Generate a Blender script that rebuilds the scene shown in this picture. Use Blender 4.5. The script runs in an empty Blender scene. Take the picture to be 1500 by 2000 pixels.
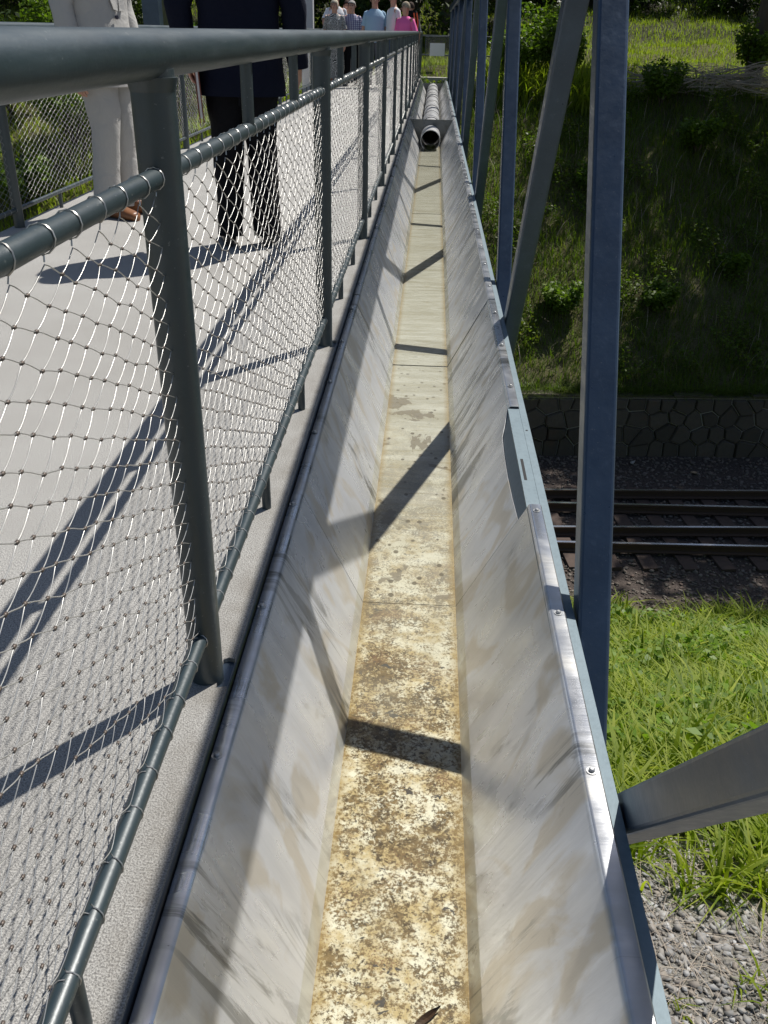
import bpy, bmesh, math, random
import numpy as np
from mathutils import Vector, Matrix, noise as mnoise
random.seed(7); rng = np.random.default_rng(7)
R = math.radians
SC = bpy.context.scene
COL = SC.collection

# ------------------------------------------------------------------ camera, light
H = 1.068
fw = Vector((-0.0347, 0.8782, -0.4767)).normalized()
th, ya, ro = .4969, -.0395, .024
fw = Vector((math.sin(ya)*math.cos(th), math.cos(ya)*math.cos(th), -math.sin(th)))
rt = Vector((math.cos(ya), -math.sin(ya), 0)); up = rt.cross(fw)
r2 = rt*math.cos(ro)+up*math.sin(ro); u2 = up*math.cos(ro)-rt*math.sin(ro)
cam_d = bpy.data.cameras.new('camera'); cam = bpy.data.objects.new('camera', cam_d); COL.objects.link(cam)
M = Matrix((r2, u2, -fw)).transposed().to_4x4(); M.translation = Vector((0, 0, H)); cam.matrix_world = M
cam_d.sensor_fit = 'VERTICAL'; cam_d.sensor_height = 24; cam_d.lens = 1735.06/2000*24
cam_d.clip_start = .02; cam_d.clip_end = 400
SC.camera = cam

SUN = Vector((.42, .505, 1)).normalized()
w = bpy.data.worlds.new('World'); SC.world = w; w.use_nodes = True
nt = w.node_tree; nt.nodes.clear()
sky = nt.nodes.new('ShaderNodeTexSky'); sky.sky_type = 'NISHITA'; sky.sun_disc = False
sky.sun_elevation = math.asin(SUN.z); sky.sun_rotation = math.atan2(SUN.x, SUN.y)
bg = nt.nodes.new('ShaderNodeBackground'); bg.inputs[1].default_value = .076
wo = nt.nodes.new('ShaderNodeOutputWorld'); nt.links.new(sky.outputs[0], bg.inputs[0]); nt.links.new(bg.outputs[0], wo.inputs[0])
sd = bpy.data.lights.new('sun', 'SUN'); sd.energy = 5.0; sd.angle = R(.53); sd.color = (1, .965, .91)
so = bpy.data.objects.new('sun', sd); COL.objects.link(so); so.rotation_euler = (-SUN).to_track_quat('-Z', 'Y').to_euler()
so.location = (8, 10, 30)
SC.view_settings.view_transform = 'Standard'; SC.view_settings.look = 'None'
SC.view_settings.exposure = 0.05; SC.view_settings.gamma = 1; SC.view_settings.use_curve_mapping = False
SC.cycles.max_bounces = 7; SC.cycles.transparent_max_bounces = 10; SC.cycles.sample_clamp_indirect = 6
SC.cycles.caustics_reflective = False; SC.cycles.caustics_refractive = False

# ------------------------------------------------------------------ helpers: materials
class N:
    def __init__(s, name):
        s.m = bpy.data.materials.new(name); s.m.use_nodes = True; s.t = s.m.node_tree
        s.b = s.t.nodes['Principled BSDF']; s.out = s.t.nodes['Material Output']; s._c = None
    def n(s, typ, **k):
        nd = s.t.nodes.new('ShaderNode'+typ)
        for a, v in k.items():
            if a.startswith('i_'):
                key = a[2:]; key = int(key) if key.isdigit() else key.replace('_', ' ')
                if hasattr(v, 'bl_idname') or isinstance(v, bpy.types.NodeSocket): s.t.links.new(v, nd.inputs[key])
                else: nd.inputs[key].default_value = v
            else: setattr(nd, a, v)
        return nd
    def l(s, a, b): s.t.links.new(a, b)
    def co(s, scale=(1, 1, 1), rot=(0, 0, 0)):
        if s._c is None: s._c = s.n('TexCoord').outputs['Object']
        mp = s.n('Mapping'); s.l(s._c, mp.inputs[0]); mp.inputs['Scale'].default_value = scale; mp.inputs['Rotation'].default_value = rot
        return mp.outputs[0]
    def noise(s, sc, det=4, rough=.55, co=None, dist=0):
        return s.n('TexNoise', i_Scale=sc, i_Detail=det, i_Roughness=rough, i_Distortion=dist, i_Vector=co or s.co()).outputs[0]
    def ramp(s, f, stops, interp='LINEAR'):
        r = s.n('ValToRGB'); s.l(f, r.inputs[0]); cr = r.color_ramp; cr.interpolation = interp
        while len(cr.elements) < len(stops): cr.elements.new(.5)
        for e, (p, c) in zip(cr.elements, stops):
            e.position = p; e.color = (c, c, c, 1) if isinstance(c, (int, float)) else (*c, 1)
        return r.outputs[0]
    def mix(s, f, a, b, mode='MIX'):
        nd = s.n('Mix', data_type='RGBA', blend_type=mode)
        for v, i in ((f, 0), (a, 6), (b, 7)):
            if isinstance(v, bpy.types.NodeSocket): s.l(v, nd.inputs[i])
            elif i == 0: nd.inputs[0].default_value = v
            else: nd.inputs[i].default_value = (*v, 1)
        return nd.outputs[2]
    def math(s, op, a, b=0, c=None, clamp=False):
        nd = s.n('Math', operation=op, use_clamp=clamp)
        for i, v in enumerate((a, b) if c is None else (a, b, c)):
            if isinstance(v, bpy.types.NodeSocket): s.l(v, nd.inputs[i])
            else: nd.inputs[i].default_value = v
        return nd.outputs[0]
    def axis(s, i): 
        if s._c is None: s._c = s.n('TexCoord').outputs['Object']
        return s.n('SeparateXYZ', i_0=s._c).outputs[i]
    def bump(s, h, st=.3, d=.01, nrm=None):
        b = s.n('Bump', i_Strength=st, i_Distance=d, i_Height=h)
        if nrm: s.l(nrm, b.inputs['Normal'])
        s.l(b.outputs[0], s.b.inputs['Normal']); return b.outputs[0]
    def set(s, color=None, rough=None, metal=None, spec=None, **k):
        for v, key in ((color, 'Base Color'), (rough, 'Roughness'), (metal, 'Metallic'), (spec, 'Specular IOR Level')):
            if v is None: continue
            if isinstance(v, bpy.types.NodeSocket): s.l(v, s.b.inputs[key])
            elif key == 'Base Color': s.b.inputs[key].default_value = (*v, 1)
            else: s.b.inputs[key].default_value = v
        return s.m

def simple(name, col, rough=.6, metal=0, var=.25, sc=8, bump=0, spec=.5):
    m = N(name); f = m.noise(sc, 5)
    c = m.mix(f, tuple(x*(1-var) for x in col), tuple(min(1, x*(1+var)) for x in col))
    m.set(c, rough, metal, spec)
    if bump: m.bump(m.noise(sc*6, 4), bump, .004)
    return m.m

def paint(name, col, metal=.45, rough=.4, spec=.85):
    m = N(name)
    f = m.noise(5, 6, .6); g = m.noise(90, 3, .6); st = m.noise(7, 5, .65, m.co((6, .7, 6)))
    c = m.mix(m.ramp(f, [(.3, 0.0), (.7, 1.0)]), tuple(x*.82 for x in col), tuple(x*1.2 for x in col))
    c = m.mix(m.ramp(st, [(.58, 0.0), (.75, .22)]), c, tuple(min(1, x*2.2+.03) for x in col))
    dust = m.ramp(m.noise(160, 2, .5), [(.70, 0.0), (.76, .35)])
    c = m.mix(dust, c, (.3, .3, .29))
    m.set(c, m.ramp(st, [(.3, rough-.05), (.7, rough+.08)]), metal, spec)
    m.bump(m.math('ADD', m.math('MULTIPLY', g, .5), m.noise(22, 4)), .22, .003)
    return m.m

MAT = {}
MAT['rail'] = paint('rail_paint', (.022, .038, .043), .1, .42, 1.0)
MAT['truss'] = paint('truss_paint', (.054, .082, .124), .45, .32)
MAT['zinc'] = None

def steel(name, base, stain, flat=False, metal=.6):
    m = N(name)
    # drips and smears running down the sheet (across the bridge axis), cloudy water marks
    drip = m.noise(1.0, 5, .6, m.co((1.2, 9, 1.5)), .4)
    fine = m.noise(1.0, 4, .6, m.co((6, 60, 9)), .2)
    cloud = m.noise(4.2, 5, .5, m.co((1, 1.3, 1.0), (.6, 0, 0)), 1.0)
    soft = m.noise(1.7, 4, .5, m.co((1, 1.4, 1)), .5); wipe = m.noise(1.0, 6, .72, m.co((1.6, 13, 2.2), (.35, 0, 0)), 1.1)
    c = m.mix(m.ramp(drip, [(.40, 0.0), (.66, 1.0)]), base, tuple(x*.80 for x in base))
    c = m.mix(m.ramp(cloud, [(.53, 0.0), (.62, .7)]), c, stain)
    mask = m.math('MULTIPLY', m.ramp(soft, [(.50, 0.0), (.60, 1.0)]), m.ramp(wipe, [(.50, 0.0), (.57, .9)]))
    c = m.mix(mask, c, (.20, .20, .185))
    c = m.mix(m.ramp(m.noise(9, 5, .6, m.co((1, 1, 1)), .4), [(.64, 0.0), (.68, .25)]), c, tuple(x*.6 for x in stain))
    c = m.mix(m.ramp(m.noise(90, 3, .5), [(.73, 0.0), (.8, .6)]), c, (.12, .11, .1))
    # fine scratches
    c = m.mix(m.ramp(m.noise(1.0, 2, .5, m.co((3, 160, 4), (.5, 0, 0))), [(.68, 0.0), (.74, .35)]), c, (.32, .32, .31))
    m.set(c, m.ramp(m.math('ADD', m.math('MULTIPLY', cloud, .6), m.math('MULTIPLY', drip, .4)), [(.38, .20), (.62, .44)]), metal, .5)
    m.bump(m.math('ADD', fine, m.math('MULTIPLY', m.noise(3.0, 3), 2.0)), .16, .004)
    return m.m
MAT['steel'] = steel('stainless_wall', (.77, .78, .785), (.56, .505, .40), metal=.6)
MAT['flange'] = steel('stainless_flange', (.60, .61, .62), (.5, .49, .46), metal=.85)
m = N('galvanised_plate')
v = m.ramp(m.n('TexVoronoi', i_Scale=60, i_Vector=m.co()).outputs[0], [(0, .3), (.6, .7)])
c = m.mix(m.noise(14, 5), (.14, .19, .215), (.205, .26, .285)); c = m.mix(.15, c, v, 'OVERLAY')
m.set(c, .62, .2); m.bump(m.noise(160, 3), .2, .002); MAT['plate'] = m.m

# trough floor: algae film and rust-brown specks near the outlet, cleaner and rippled further up
m = N('trough_floor')
Y = m.axis(1)
near = m.ramp(m.math('DIVIDE', m.math('ADD', Y, m.math('MULTIPLY', m.noise(3, 4), 1.2)), 10), [(.21, 1.0), (.30, .55), (.40, .10), (.5, 0.0)])
s1 = m.noise(150, 5, .8, None, .2); s2 = m.noise(40, 7, .78, None, .5); s3 = m.noise(5.0, 6, .68)
cream = m.mix(m.noise(3, 4), (.80, .75, .56), (.88, .85, .73))
dens = m.math('MULTIPLY', m.math('SUBTRACT', m.math('ADD', m.math('MULTIPLY', m.noise(6.5, 5, .6, None, .5), .6), m.math('MULTIPLY', s3, .4)), .5), .42)
speck = m.ramp(m.math('ADD', dens, m.math('ADD', m.math('MULTIPLY', s1, .62), m.math('MULTIPLY', s2, .42))), [(.497, 0.0), (.545, 1.0)])
brown = m.mix(m.ramp(m.noise(70, 5, .7), [(.38, 0.0), (.60, 1.0)]), (.055, .036, .016), (.26, .175, .07))
gold = m.ramp(m.math('ADD', dens, m.noise(18, 6, .7)), [(.40, 0.0), (.58, .85)]); cream = m.mix(gold, cream, (.52, .38, .15))
a = m.mix(speck, cream, brown)
a = m.mix(m.ramp(s3, [(.48, 0.0), (.62, .7)]), a, (.30, .23, .11), 'MULTIPLY') if False else m.mix(m.ramp(s3, [(.52, 0.0), (.70, .45)]), a, m.mix(speck, (.34, .26, .12), (.13, .085, .035)))
rust = m.ramp(m.math('ADD', m.math('MULTIPLY', m.noise(230, 4, .7), .55), m.math('MULTIPLY', m.noise(9, 4), .5)), [(.60, 0.0), (.63, .8)])
a = m.mix(rust, a, (.20, .10, .045))
blot = m.ramp(m.noise(34, 4, .6, None, .3), [(.655, 0.0), (.675, 1.0)])
a = m.mix(blot, a, (.07, .06, .05))
big = m.ramp(m.noise(6.5, 4, .6, m.co((1, .8, 1)), .8), [(.60, 0.0), (.615, .85)])
bandY = m.ramp(m.math('DIVIDE', Y, 10), [(.20, 0.15), (.215, 1.0), (.37, 1.0), (.46, 0.0)])
ripl = m.noise(1.0, 5, .6, m.co((2.2, 11, 1)), 1.2)
far = m.mix(m.ramp(ripl, [(.36, 0.0), (.64, 1.0)]), (.62, .61, .54), (.45, .43, .35))
far = m.mix(m.ramp(m.noise(1.0, 4, .6, m.co((3, 26, 1)), 2.0), [(.56, 0.0), (.72, .6)]), far, (.33, .27, .14))
c = m.mix(near, far, a)
leafy = m.ramp(m.n('TexVoronoi', i_Scale=24, i_Vector=m.co((1, .75, 1))).outputs[0], [(.16, .9), (.22, 0.0)])
c = m.mix(m.math('MULTIPLY', m.math('MULTIPLY', leafy, bandY), m.ramp(m.noise(9, 2), [(.34, 0.0), (.44, 1.0)])), c, (.15, .125, .085))
c = m.mix(m.math('MULTIPLY', big, bandY), c, (.25, .215, .16))
edge = m.ramp(m.math('ABSOLUTE', m.math('ADD', m.axis(0), .006)), [(.108, 0.0), (.131, .6)])
c = m.mix(edge, c, (.33, .22, .07))
dirtf = m.ramp(m.noise(3.2, 5, .6, m.co((1, .55, 1), (0, 0, .5)), 1.2), [(.56, 0.0), (.72, .25)]); c = m.mix(dirtf, c, (.30, .26, .17)); m.set(c, .5, .0, .3); m.bump(s1, .25, .003); MAT['floor'] = m.m

# water: clear film, sun passes, sky and steel reflect
m = N('water')
tr = m.n('BsdfTransparent', i_Color=(.93, .935, .90, 1)); gl = m.n('BsdfGlossy', i_Roughness=.04)
bp = m.n('Bump', i_Strength=.5, i_Distance=.006, i_Height=m.math('ADD', m.noise(1, 3, .5, m.co((14, 22, 1)), .8), m.math('MULTIPLY', m.noise(1, 3, .5, m.co((50, 70, 1))), .25)))
fr = m.n('Fresnel', i_IOR=1.33); m.l(bp.outputs[0], fr.inputs['Normal']); m.l(bp.outputs[0], gl.inputs['Normal'])
mx = m.n('MixShader'); m.l(fr.outputs[0], mx.inputs[0]); m.l(tr.outputs[0], mx.inputs[1]); m.l(gl.outputs[0], mx.inputs[2]); m.l(mx.outputs[0], m.out.inputs[0])
MAT['water'] = m.m

# deck: quartz-sand coating
m = N('deck_coating')
g1 = m.noise(330, 2, .6); g2 = m.ramp(m.noise(700, 1), [(.3, .2), (.7, .8)]); big = m.noise(1.6, 5, .6)
c = m.mix(m.ramp(g1, [(.36, 0.0), (.62, 1.0)]), (.20, .195, .185), (.54, .525, .49))
c = m.mix(.3, c, g2, 'OVERLAY'); c = m.mix(m.ramp(big, [(.30, .45), (.62, 0.0)]), c, (.26, .245, .22))
dirt = m.ramp(m.math('ABSOLUTE', m.math('ADD', m.axis(0), .345)), [(.0, .55), (.07, 0.0)]); c = m.mix(m.math('MULTIPLY', dirt, m.ramp(m.noise(7, 5, .7), [(.35, 0.0), (.6, 1.0)])), c, (.17, .15, .12))
m.set(c, .85, 0, .25); m.bump(g1, .7, .004); MAT['deck'] = m.m

MAT['wire'] = simple('wire', (.55, .54, .51), .36, .6, .15, 30)
MAT['ferrule'] = simple('ferrule', (.16, .13, .11), .5, .5, .3, 60)
MAT['bolt'] = simple('bolt', (.5, .5, .49), .35, .8, .15, 60)
MAT['dark'] = simple('dark_gap', (.02, .02, .02), .8)
MAT['concrete'] = simple('concrete', (.45, .43, .39), .85, 0, .2, 5, .4)
MAT['pipe'] = steel('pipe_steel', (.66, .66, .66), (.5, .48, .44), metal=.3)
MAT['rubber'] = simple('rubber', (.05, .05, .055), .7)
MAT['paper'] = simple('paper', (.78, .78, .80), .7, 0, .03, 5)
m = N('rail_steel'); m.set(m.mix(m.noise(30), (.07, .045, .03), (.12, .075, .05)), .7, .3); MAT['railsteel'] = m.m
m = N('rail_head'); m.set((.85, .85, .88), .22, 1.0); MAT['railhead'] = m.m
MAT['sleeper'] = simple('sleeper_wood', (.075, .05, .038), .85, 0, .35, 9, .5)
MAT['bark'] = simple('bark', (.10, .08, .055), .9, 0, .4, 12, .8)
MAT['twig'] = simple('twig', (.40, .34, .27), .85, 0, .4, 6, .3)
MAT['deadleaf'] = simple('dead_leaf', (.06, .03, .012), .6, 0, .5, 120, .3)
m = N('stone'); oi = m.n('ObjectInfo').outputs['Random']
c = m.mix(oi, (.075, .062, .045), (.15, .125, .095)); c = m.mix(m.ramp(m.noise(9, 6, .7), [(.35, .0), (.7, .7)]), c, (.09, .08, .06))
c = m.mix(m.ramp(m.noise(3, 4), [(.6, 0.0), (.75, .5)]), c, (.15, .09, .05)); m.set(c, .9); m.bump(m.noise(25, 6, .7), .8, .02); MAT['stone'] = m.m
MAT['mortar'] = simple('mortar', (.44, .42, .38), .9, 0, .3, 8, .5)
def rocks(name, cols):
    m = N(name); r = m.n('NewGeometry').outputs['Random Per Island']
    c = m.ramp(r, [(i/(len(cols)-1), k) for i, k in enumerate(cols)]); c = m.mix(m.ramp(m.noise(60, 5, .7), [(.35, 0.0), (.7, .75)]), c, (.24, .21, .17))
    m.set(c, .85); m.bump(m.noise(60, 4), .4, .004); return m.m
MAT['gravel'] = rocks('gravel', [(.17, .17, .165), (.33, .335, .335), (.12, .125, .125), (.36, .34, .31), (.24, .255, .27), (.55, .55, .54), (.10, .10, .105), (.28, .24, .20), (.29, .30, .30)])
MAT['ballast'] = rocks('ballast', [(.09, .065, .05), (.14, .105, .085), (.07, .06, .05), (.20, .165, .14), (.12, .06, .045)])
def leafm(name, cols, trans=.35, rough=.5):
    m = N(name); r = m.n('NewGeometry').outputs['Random Per Island']
    c = m.ramp(r, [(i/(len(cols)-1), k) for i, k in enumerate(cols)])
    c = m.mix(m.ramp(m.noise(.9, 4, .6), [(.35, .0), (.65, .45)]), c, tuple(x*.6 for x in cols[0]))
    m.set(c, rough, 0, .35)
    t = m.n('BsdfTranslucent', i_Color=m.mix(.5, c, (.5, .75, .05), 'MULTIPLY'))
    c2 = m.mix(1.0, c, (1.5, 1.7, .7), 'MULTIPLY'); m.l(c2, t.inputs[0])
    mx = m.n('MixShader'); mx.inputs[0].default_value = trans
    m.l(m.b.outputs[0], mx.inputs[1]); m.l(t.outputs[0], mx.inputs[2]); m.l(mx.outputs[0], m.out.inputs[0]); return m.m
MAT['bankgrass'] = leafm('bank_grass', [(.20, .27, .008), (.31, .39, .014), (.10, .17, .008), (.43, .47, .04), (.24, .32, .010)], .5, .6)
MAT['bankleaf'] = leafm('bank_leaf', [(.14, .24, .02), (.22, .34, .04), (.10, .18, .02), (.26, .36, .08)], .4, .5)
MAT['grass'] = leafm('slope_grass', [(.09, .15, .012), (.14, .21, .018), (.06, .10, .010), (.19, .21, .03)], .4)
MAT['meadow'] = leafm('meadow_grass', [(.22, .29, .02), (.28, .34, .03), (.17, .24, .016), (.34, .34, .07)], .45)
MAT['leaf'] = leafm('tree_leaf', [(.035, .06, .010), (.055, .09, .014), (.025, .045, .010), (.08, .12, .02)], .25)
MAT['leafb'] = leafm('shrub_leaf', [(.10, .17, .015), (.15, .23, .025), (.07, .12, .012), (.18, .25, .035)], .4)

# ground material: soil, litter, gravelly patch, ballast bed (by place)
m = N('ground_soil')
yy = m.math('SUBTRACT', m.axis(1), m.math('MULTIPLY', m.axis(0), .079))
soil = m.mix(m.ramp(m.noise(3, 6, .65), [(.35, 0.0), (.65, 1.0)]), (.07, .065, .03), (.10, .10, .035))
soil = m.mix(m.ramp(m.noise(26, 5, .7), [(.45, 0.0), (.65, .7)]), soil, (.17, .14, .09))
grav = m.mix(m.ramp(m.noise(45, 5, .7), [(.35, 0.0), (.65, 1.0)]), (.11, .10, .08), (.25, .24, .215))
bed = m.mix(m.ramp(m.noise(30, 5, .7), [(.35, 0.0), (.65, 1.0)]), (.04, .032, .028), (.11, .088, .075))
fy = m.math('DIVIDE', m.math('ADD', yy, 20), 60)
c = m.mix(m.ramp(fy, [(.43, 1.0), (.445, 0.0)]), soil, grav)
c = m.mix(m.ramp(fy, [(.515, 0.0), (.525, 1.0), (.62, 1.0), (.622, 0.0)]), c, bed)
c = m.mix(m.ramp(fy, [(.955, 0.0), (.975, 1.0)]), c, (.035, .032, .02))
m.set(c, .95, 0, .2); m.bump(m.noise(30, 5), .5, .03); MAT['ground'] = m.m

# ------------------------------------------------------------------ helpers: meshes
def tag(o, label=None, cat=None, group=None, kind=None):
    if label: o['label'] = label
    if cat: o['category'] = cat
    if group: o['group'] = group
    if kind: o['kind'] = kind
    return o
class MB:
    def __init__(s): s.v = []; s.f = []; s.mi = []; s.cm = 0
    def add(s, vs, fs):
        o = len(s.v); s.v += [tuple(v) for v in vs]; s.f += [tuple(i+o for i in f) for f in fs]; s.mi += [s.cm]*len(fs); return s
    def box(s, lo, hi):
        x0, y0, z0 = lo; x1, y1, z1 = hi
        return s.add([(x0, y0, z0), (x1, y0, z0), (x1, y1, z0), (x0, y1, z0), (x0, y0, z1), (x1, y0, z1), (x1, y1, z1), (x0, y1, z1)],
                     [(0, 3, 2, 1), (4, 5, 6, 7), (0, 1, 5, 4), (1, 2, 6, 5), (2, 3, 7, 6), (3, 0, 4, 7)])
    def sweep(s, pts, prof, caps=True, side=None, scales=None):
        pts = [Vector(p) for p in pts]; n = len(prof); vs = []
        for i, p in enumerate(pts):
            t = (pts[min(i+1, len(pts)-1)]-pts[max(i-1, 0)]).normalized()
            a = Vector(side) if side else (Vector((1, 0, 0)) if abs(t.x) < .9 else Vector((0, 1, 0)))
            a = (a-t*a.dot(t)).normalized(); b = t.cross(a); k = scales[i] if scales else 1
            ka, kb = (k if isinstance(k, tuple) else (k, k))
            vs += [p+a*(q[0]*ka)+b*(q[1]*kb) for q in prof]
        fs = [(i*n+j, i*n+(j+1) % n, (i+1)*n+(j+1) % n, (i+1)*n+j) for i in range(len(pts)-1) for j in range(n)]
        if caps: fs += [tuple(range(n-1, -1, -1)), tuple((len(pts)-1)*n+j for j in range(n))]
        return s.add(vs, fs)
    def tube(s, pts, r, n=12, caps=True, scales=None):
        return s.sweep(pts, [(r*math.cos(2*math.pi*j/n), r*math.sin(2*math.pi*j/n)) for j in range(n)], caps, None, scales)
    def build(s, name, mat, parent=None, smooth=False, link=True):
        me = bpy.data.meshes.new(name); me.from_pydata(s.v, [], s.f); me.validate()
        for mm in (mat if isinstance(mat, list) else [mat]): me.materials.append(mm)
        if any(s.mi): me.polygons.foreach_set('material_index', s.mi)
        me.update(); o = bpy.data.objects.new(name, me); COL.objects.link(o)
        if smooth: smooth_by_angle(o, 50)
        if parent: o.parent = parent
        return o
def empty(name, label, cat, loc=(0, 0, 0), group=None):
    o = bpy.data.objects.new(name, None); COL.objects.link(o); o.location = loc; o.empty_display_size = .1
    return tag(o, label, cat, group)
def inst(src, name, parent, loc, rot=(0, 0, 0), scale=(1, 1, 1)):
    o = src.copy(); o.name = name; COL.objects.link(o); o.parent = parent; o.location = loc; o.rotation_euler = rot; o.scale = scale; return o
def rsq(hw, hh, r, n=4):   # rounded rectangle profile
    out = []
    for cx, cy, a0 in ((hw-r, hh-r, 0), (-hw+r, hh-r, 90), (-hw+r, -hh+r, 180), (hw-r, -hh+r, 270)):
        for i in range(n): a = R(a0+90*i/(n-1)); out.append((cx+r*math.cos(a), cy+r*math.sin(a)))
    return out
def smooth_by_angle(o, ang=40):
    me = o.data; bm = bmesh.new(); bm.from_mesh(me)
    for f in bm.faces: f.smooth = True
    for e in bm.edges: e.smooth = len(e.link_faces) == 2 and e.calc_face_angle(0) < R(ang)
    bm.to_mesh(me); bm.free(); return o
def quadmesh(name, V, nq, mat, parent=None):   # V: (nq*4,3)
    me = bpy.data.meshes.new(name); me.vertices.add(len(V)); me.vertices.foreach_set('co', V.astype(np.float32).ravel())
    me.loops.add(nq*4); me.loops.foreach_set('vertex_index', np.arange(nq*4, dtype=np.int32))
    me.polygons.add(nq); me.polygons.foreach_set('loop_start', np.arange(0, nq*4, 4, dtype=np.int32)); me.polygons.foreach_set('loop_total', np.full(nq, 4, np.int32))
    me.materials.append(mat); me.update(calc_edges=True)
    o = bpy.data.objects.new(name, me); COL.objects.link(o)
    if parent: o.parent = parent
    return o
def arrmesh(name, V, F, mat, parent=None):
    me = bpy.data.meshes.new(name); me.vertices.add(len(V)); me.vertices.foreach_set('co', V.astype(np.float32).ravel())
    k = F.shape[1]; n = len(F)
    me.loops.add(n*k); me.loops.foreach_set('vertex_index', F.astype(np.int32).ravel())
    me.polygons.add(n); me.polygons.foreach_set('loop_start', np.arange(0, n*k, k, dtype=np.int32)); me.polygons.foreach_set('loop_total', np.full(n, k, np.int32))
    me.materials.append(mat); me.update(calc_edges=True)
    o = bpy.data.objects.new(name, me); COL.objects.link(o)
    if parent: o.parent = parent
    return o

# ------------------------------------------------------------------ terrain
def wally(x): return 17.35+.079*(x-4)
PX = [-60, -20, -14.5, -12.6, -10, -7.2, -5.6, -5.2, -.06, -.02, .9, 3.2, 6.4, 8.9, 12, 16, 20.5, 28, 42, 75]
PZ = [-2.3, -2.3, -2.8, -3.5, -4.9, -6.3, -6.68, -6.74, -6.72, -5.5, -5.1, -3.55, -1.55, -.35, -.05, .35, .8, 2.5, 11, 26]
def ground(x, y):
    x = np.asarray(x, float); y = np.asarray(y, float); t = y-wally(x)
    z = np.interp(t, PX, PZ)
    am = np.interp(t, [-20, -6.2, -5.6, 0, .5, 3, 30], [.10, .10, .0, .0, .02, .16, .25])
    n = np.sin(x*1.3+np.sin(y*.9)*1.3)*.5+np.sin(y*1.7+x*.6+2)*.3+np.sin(x*3.1-y*2.3)*.2
    return z+am*n+np.where(t > 10, .012*np.clip(-x, 0, 40)**1.15, 0)
xs = np.concatenate([np.linspace(-90, -20, 22), np.linspace(-18.5, 18.5, 100), np.linspace(20, 90, 22)])
ts = np.concatenate([np.linspace(-60, -16, 16), np.linspace(-15, -.3, 60), [-.06, -.02], np.linspace(.15, 24, 90), np.linspace(25, 75, 24)])
X, T = np.meshgrid(xs, ts); Yg = T+wally(X); Zg = ground(X, Yg)
V = np.stack([X, Yg, Zg], -1).reshape(-1, 3); nx, ny = len(xs), len(ts)
i, j = np.meshgrid(np.arange(nx-1), np.arange(ny-1)); q = (j*nx+i).ravel()
g = arrmesh('ground', V, np.stack([q, q+1, q+nx+1, q+nx], -1), MAT['ground']); g.data.polygons.foreach_set('use_smooth', [True]*len(g.data.polygons))
tag(g, kind='structure')

# ------------------------------------------------------------------ plants
def blades(name, x, y, L, wd, bend, mat, segs=3, parent=None, z=None, upright=.0):
    n = len(x); z = ground(x, y) if z is None else z
    a = rng.uniform(0, 2*np.pi, n); L = L*rng.uniform(.55, 1.25, n); bd = bend*rng.uniform(.3, 1.5, n)
    d = np.stack([np.cos(a), np.sin(a), np.zeros(n)], -1); s = np.stack([-np.sin(a), np.cos(a), np.zeros(n)], -1)
    base = np.stack([x, y, z-.02], -1); wd = wd*rng.uniform(.6, 1.3, n)
    P = []
    for k in range(segs+1):
        t = k/segs; up_ = t-.42*t*t*np.minimum(bd, 1.3)
        c = base+np.outer(L*up_, [0, 0, 1])+d*(L*bd*t*t*.75)[:, None]
        wk = wd*(1-.96*t**1.8)*.5; P.append((c-s*wk[:, None], c+s*wk[:, None]))
    V = np.stack([np.stack([p[0], p[1]], 1) for p in P], 1).reshape(n, (segs+1)*2, 3)
    F = np.array([[2*k, 2*k+1, 2*k+3, 2*k+2] for k in range(segs)])
    F = (np.arange(n)[:, None, None]*(segs+1)*2+F[None]).reshape(-1, 4)
    return arrmesh(name, V.reshape(-1, 3), F, mat, parent)
def leafV(c, size, up=.5):
    n = len(c); a = rng.normal(size=(n, 3)); a[:, 2] *= .6; a /= np.linalg.norm(a, axis=1)[:, None]
    nn = rng.normal(size=(n, 3)); nn[:, 2] = np.abs(nn[:, 2])+up; b = np.cross(nn, a); b /= np.linalg.norm(b, axis=1)[:, None]+1e-9
    L = size*rng.uniform(.6, 1.35, n)[:, None]
    up_ = np.cross(a, b)
    return np.stack([c-a*L*.5, c+b*L*.30+up_*L*.05, c+a*L*.5-up_*L*.08, c-b*L*.30+up_*L*.05], 1).reshape(-1, 3)
def inball(n, r, flat=1.0, shell=.35):
    p = rng.normal(size=(n, 3)); p /= np.linalg.norm(p, axis=1)[:, None]; p *= (rng.uniform(shell, 1, n)**.6)[:, None]*r; p[:, 2] *= flat; return p
def gather(x0, x1, t0, t1, n, patch=.0):
    x = rng.uniform(x0, x1, n); t = rng.uniform(t0, t1, n); y = t+wally(x)
    if patch:
        k = (np.sin(x*2.1+1)*np.sin(y*1.9)+np.sin(x*.9-y*1.3))*.5; keep = rng.uniform(0, 1, n) < 1-patch*(k < -.1); x, y = x[keep], y[keep]
    return x, y

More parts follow.
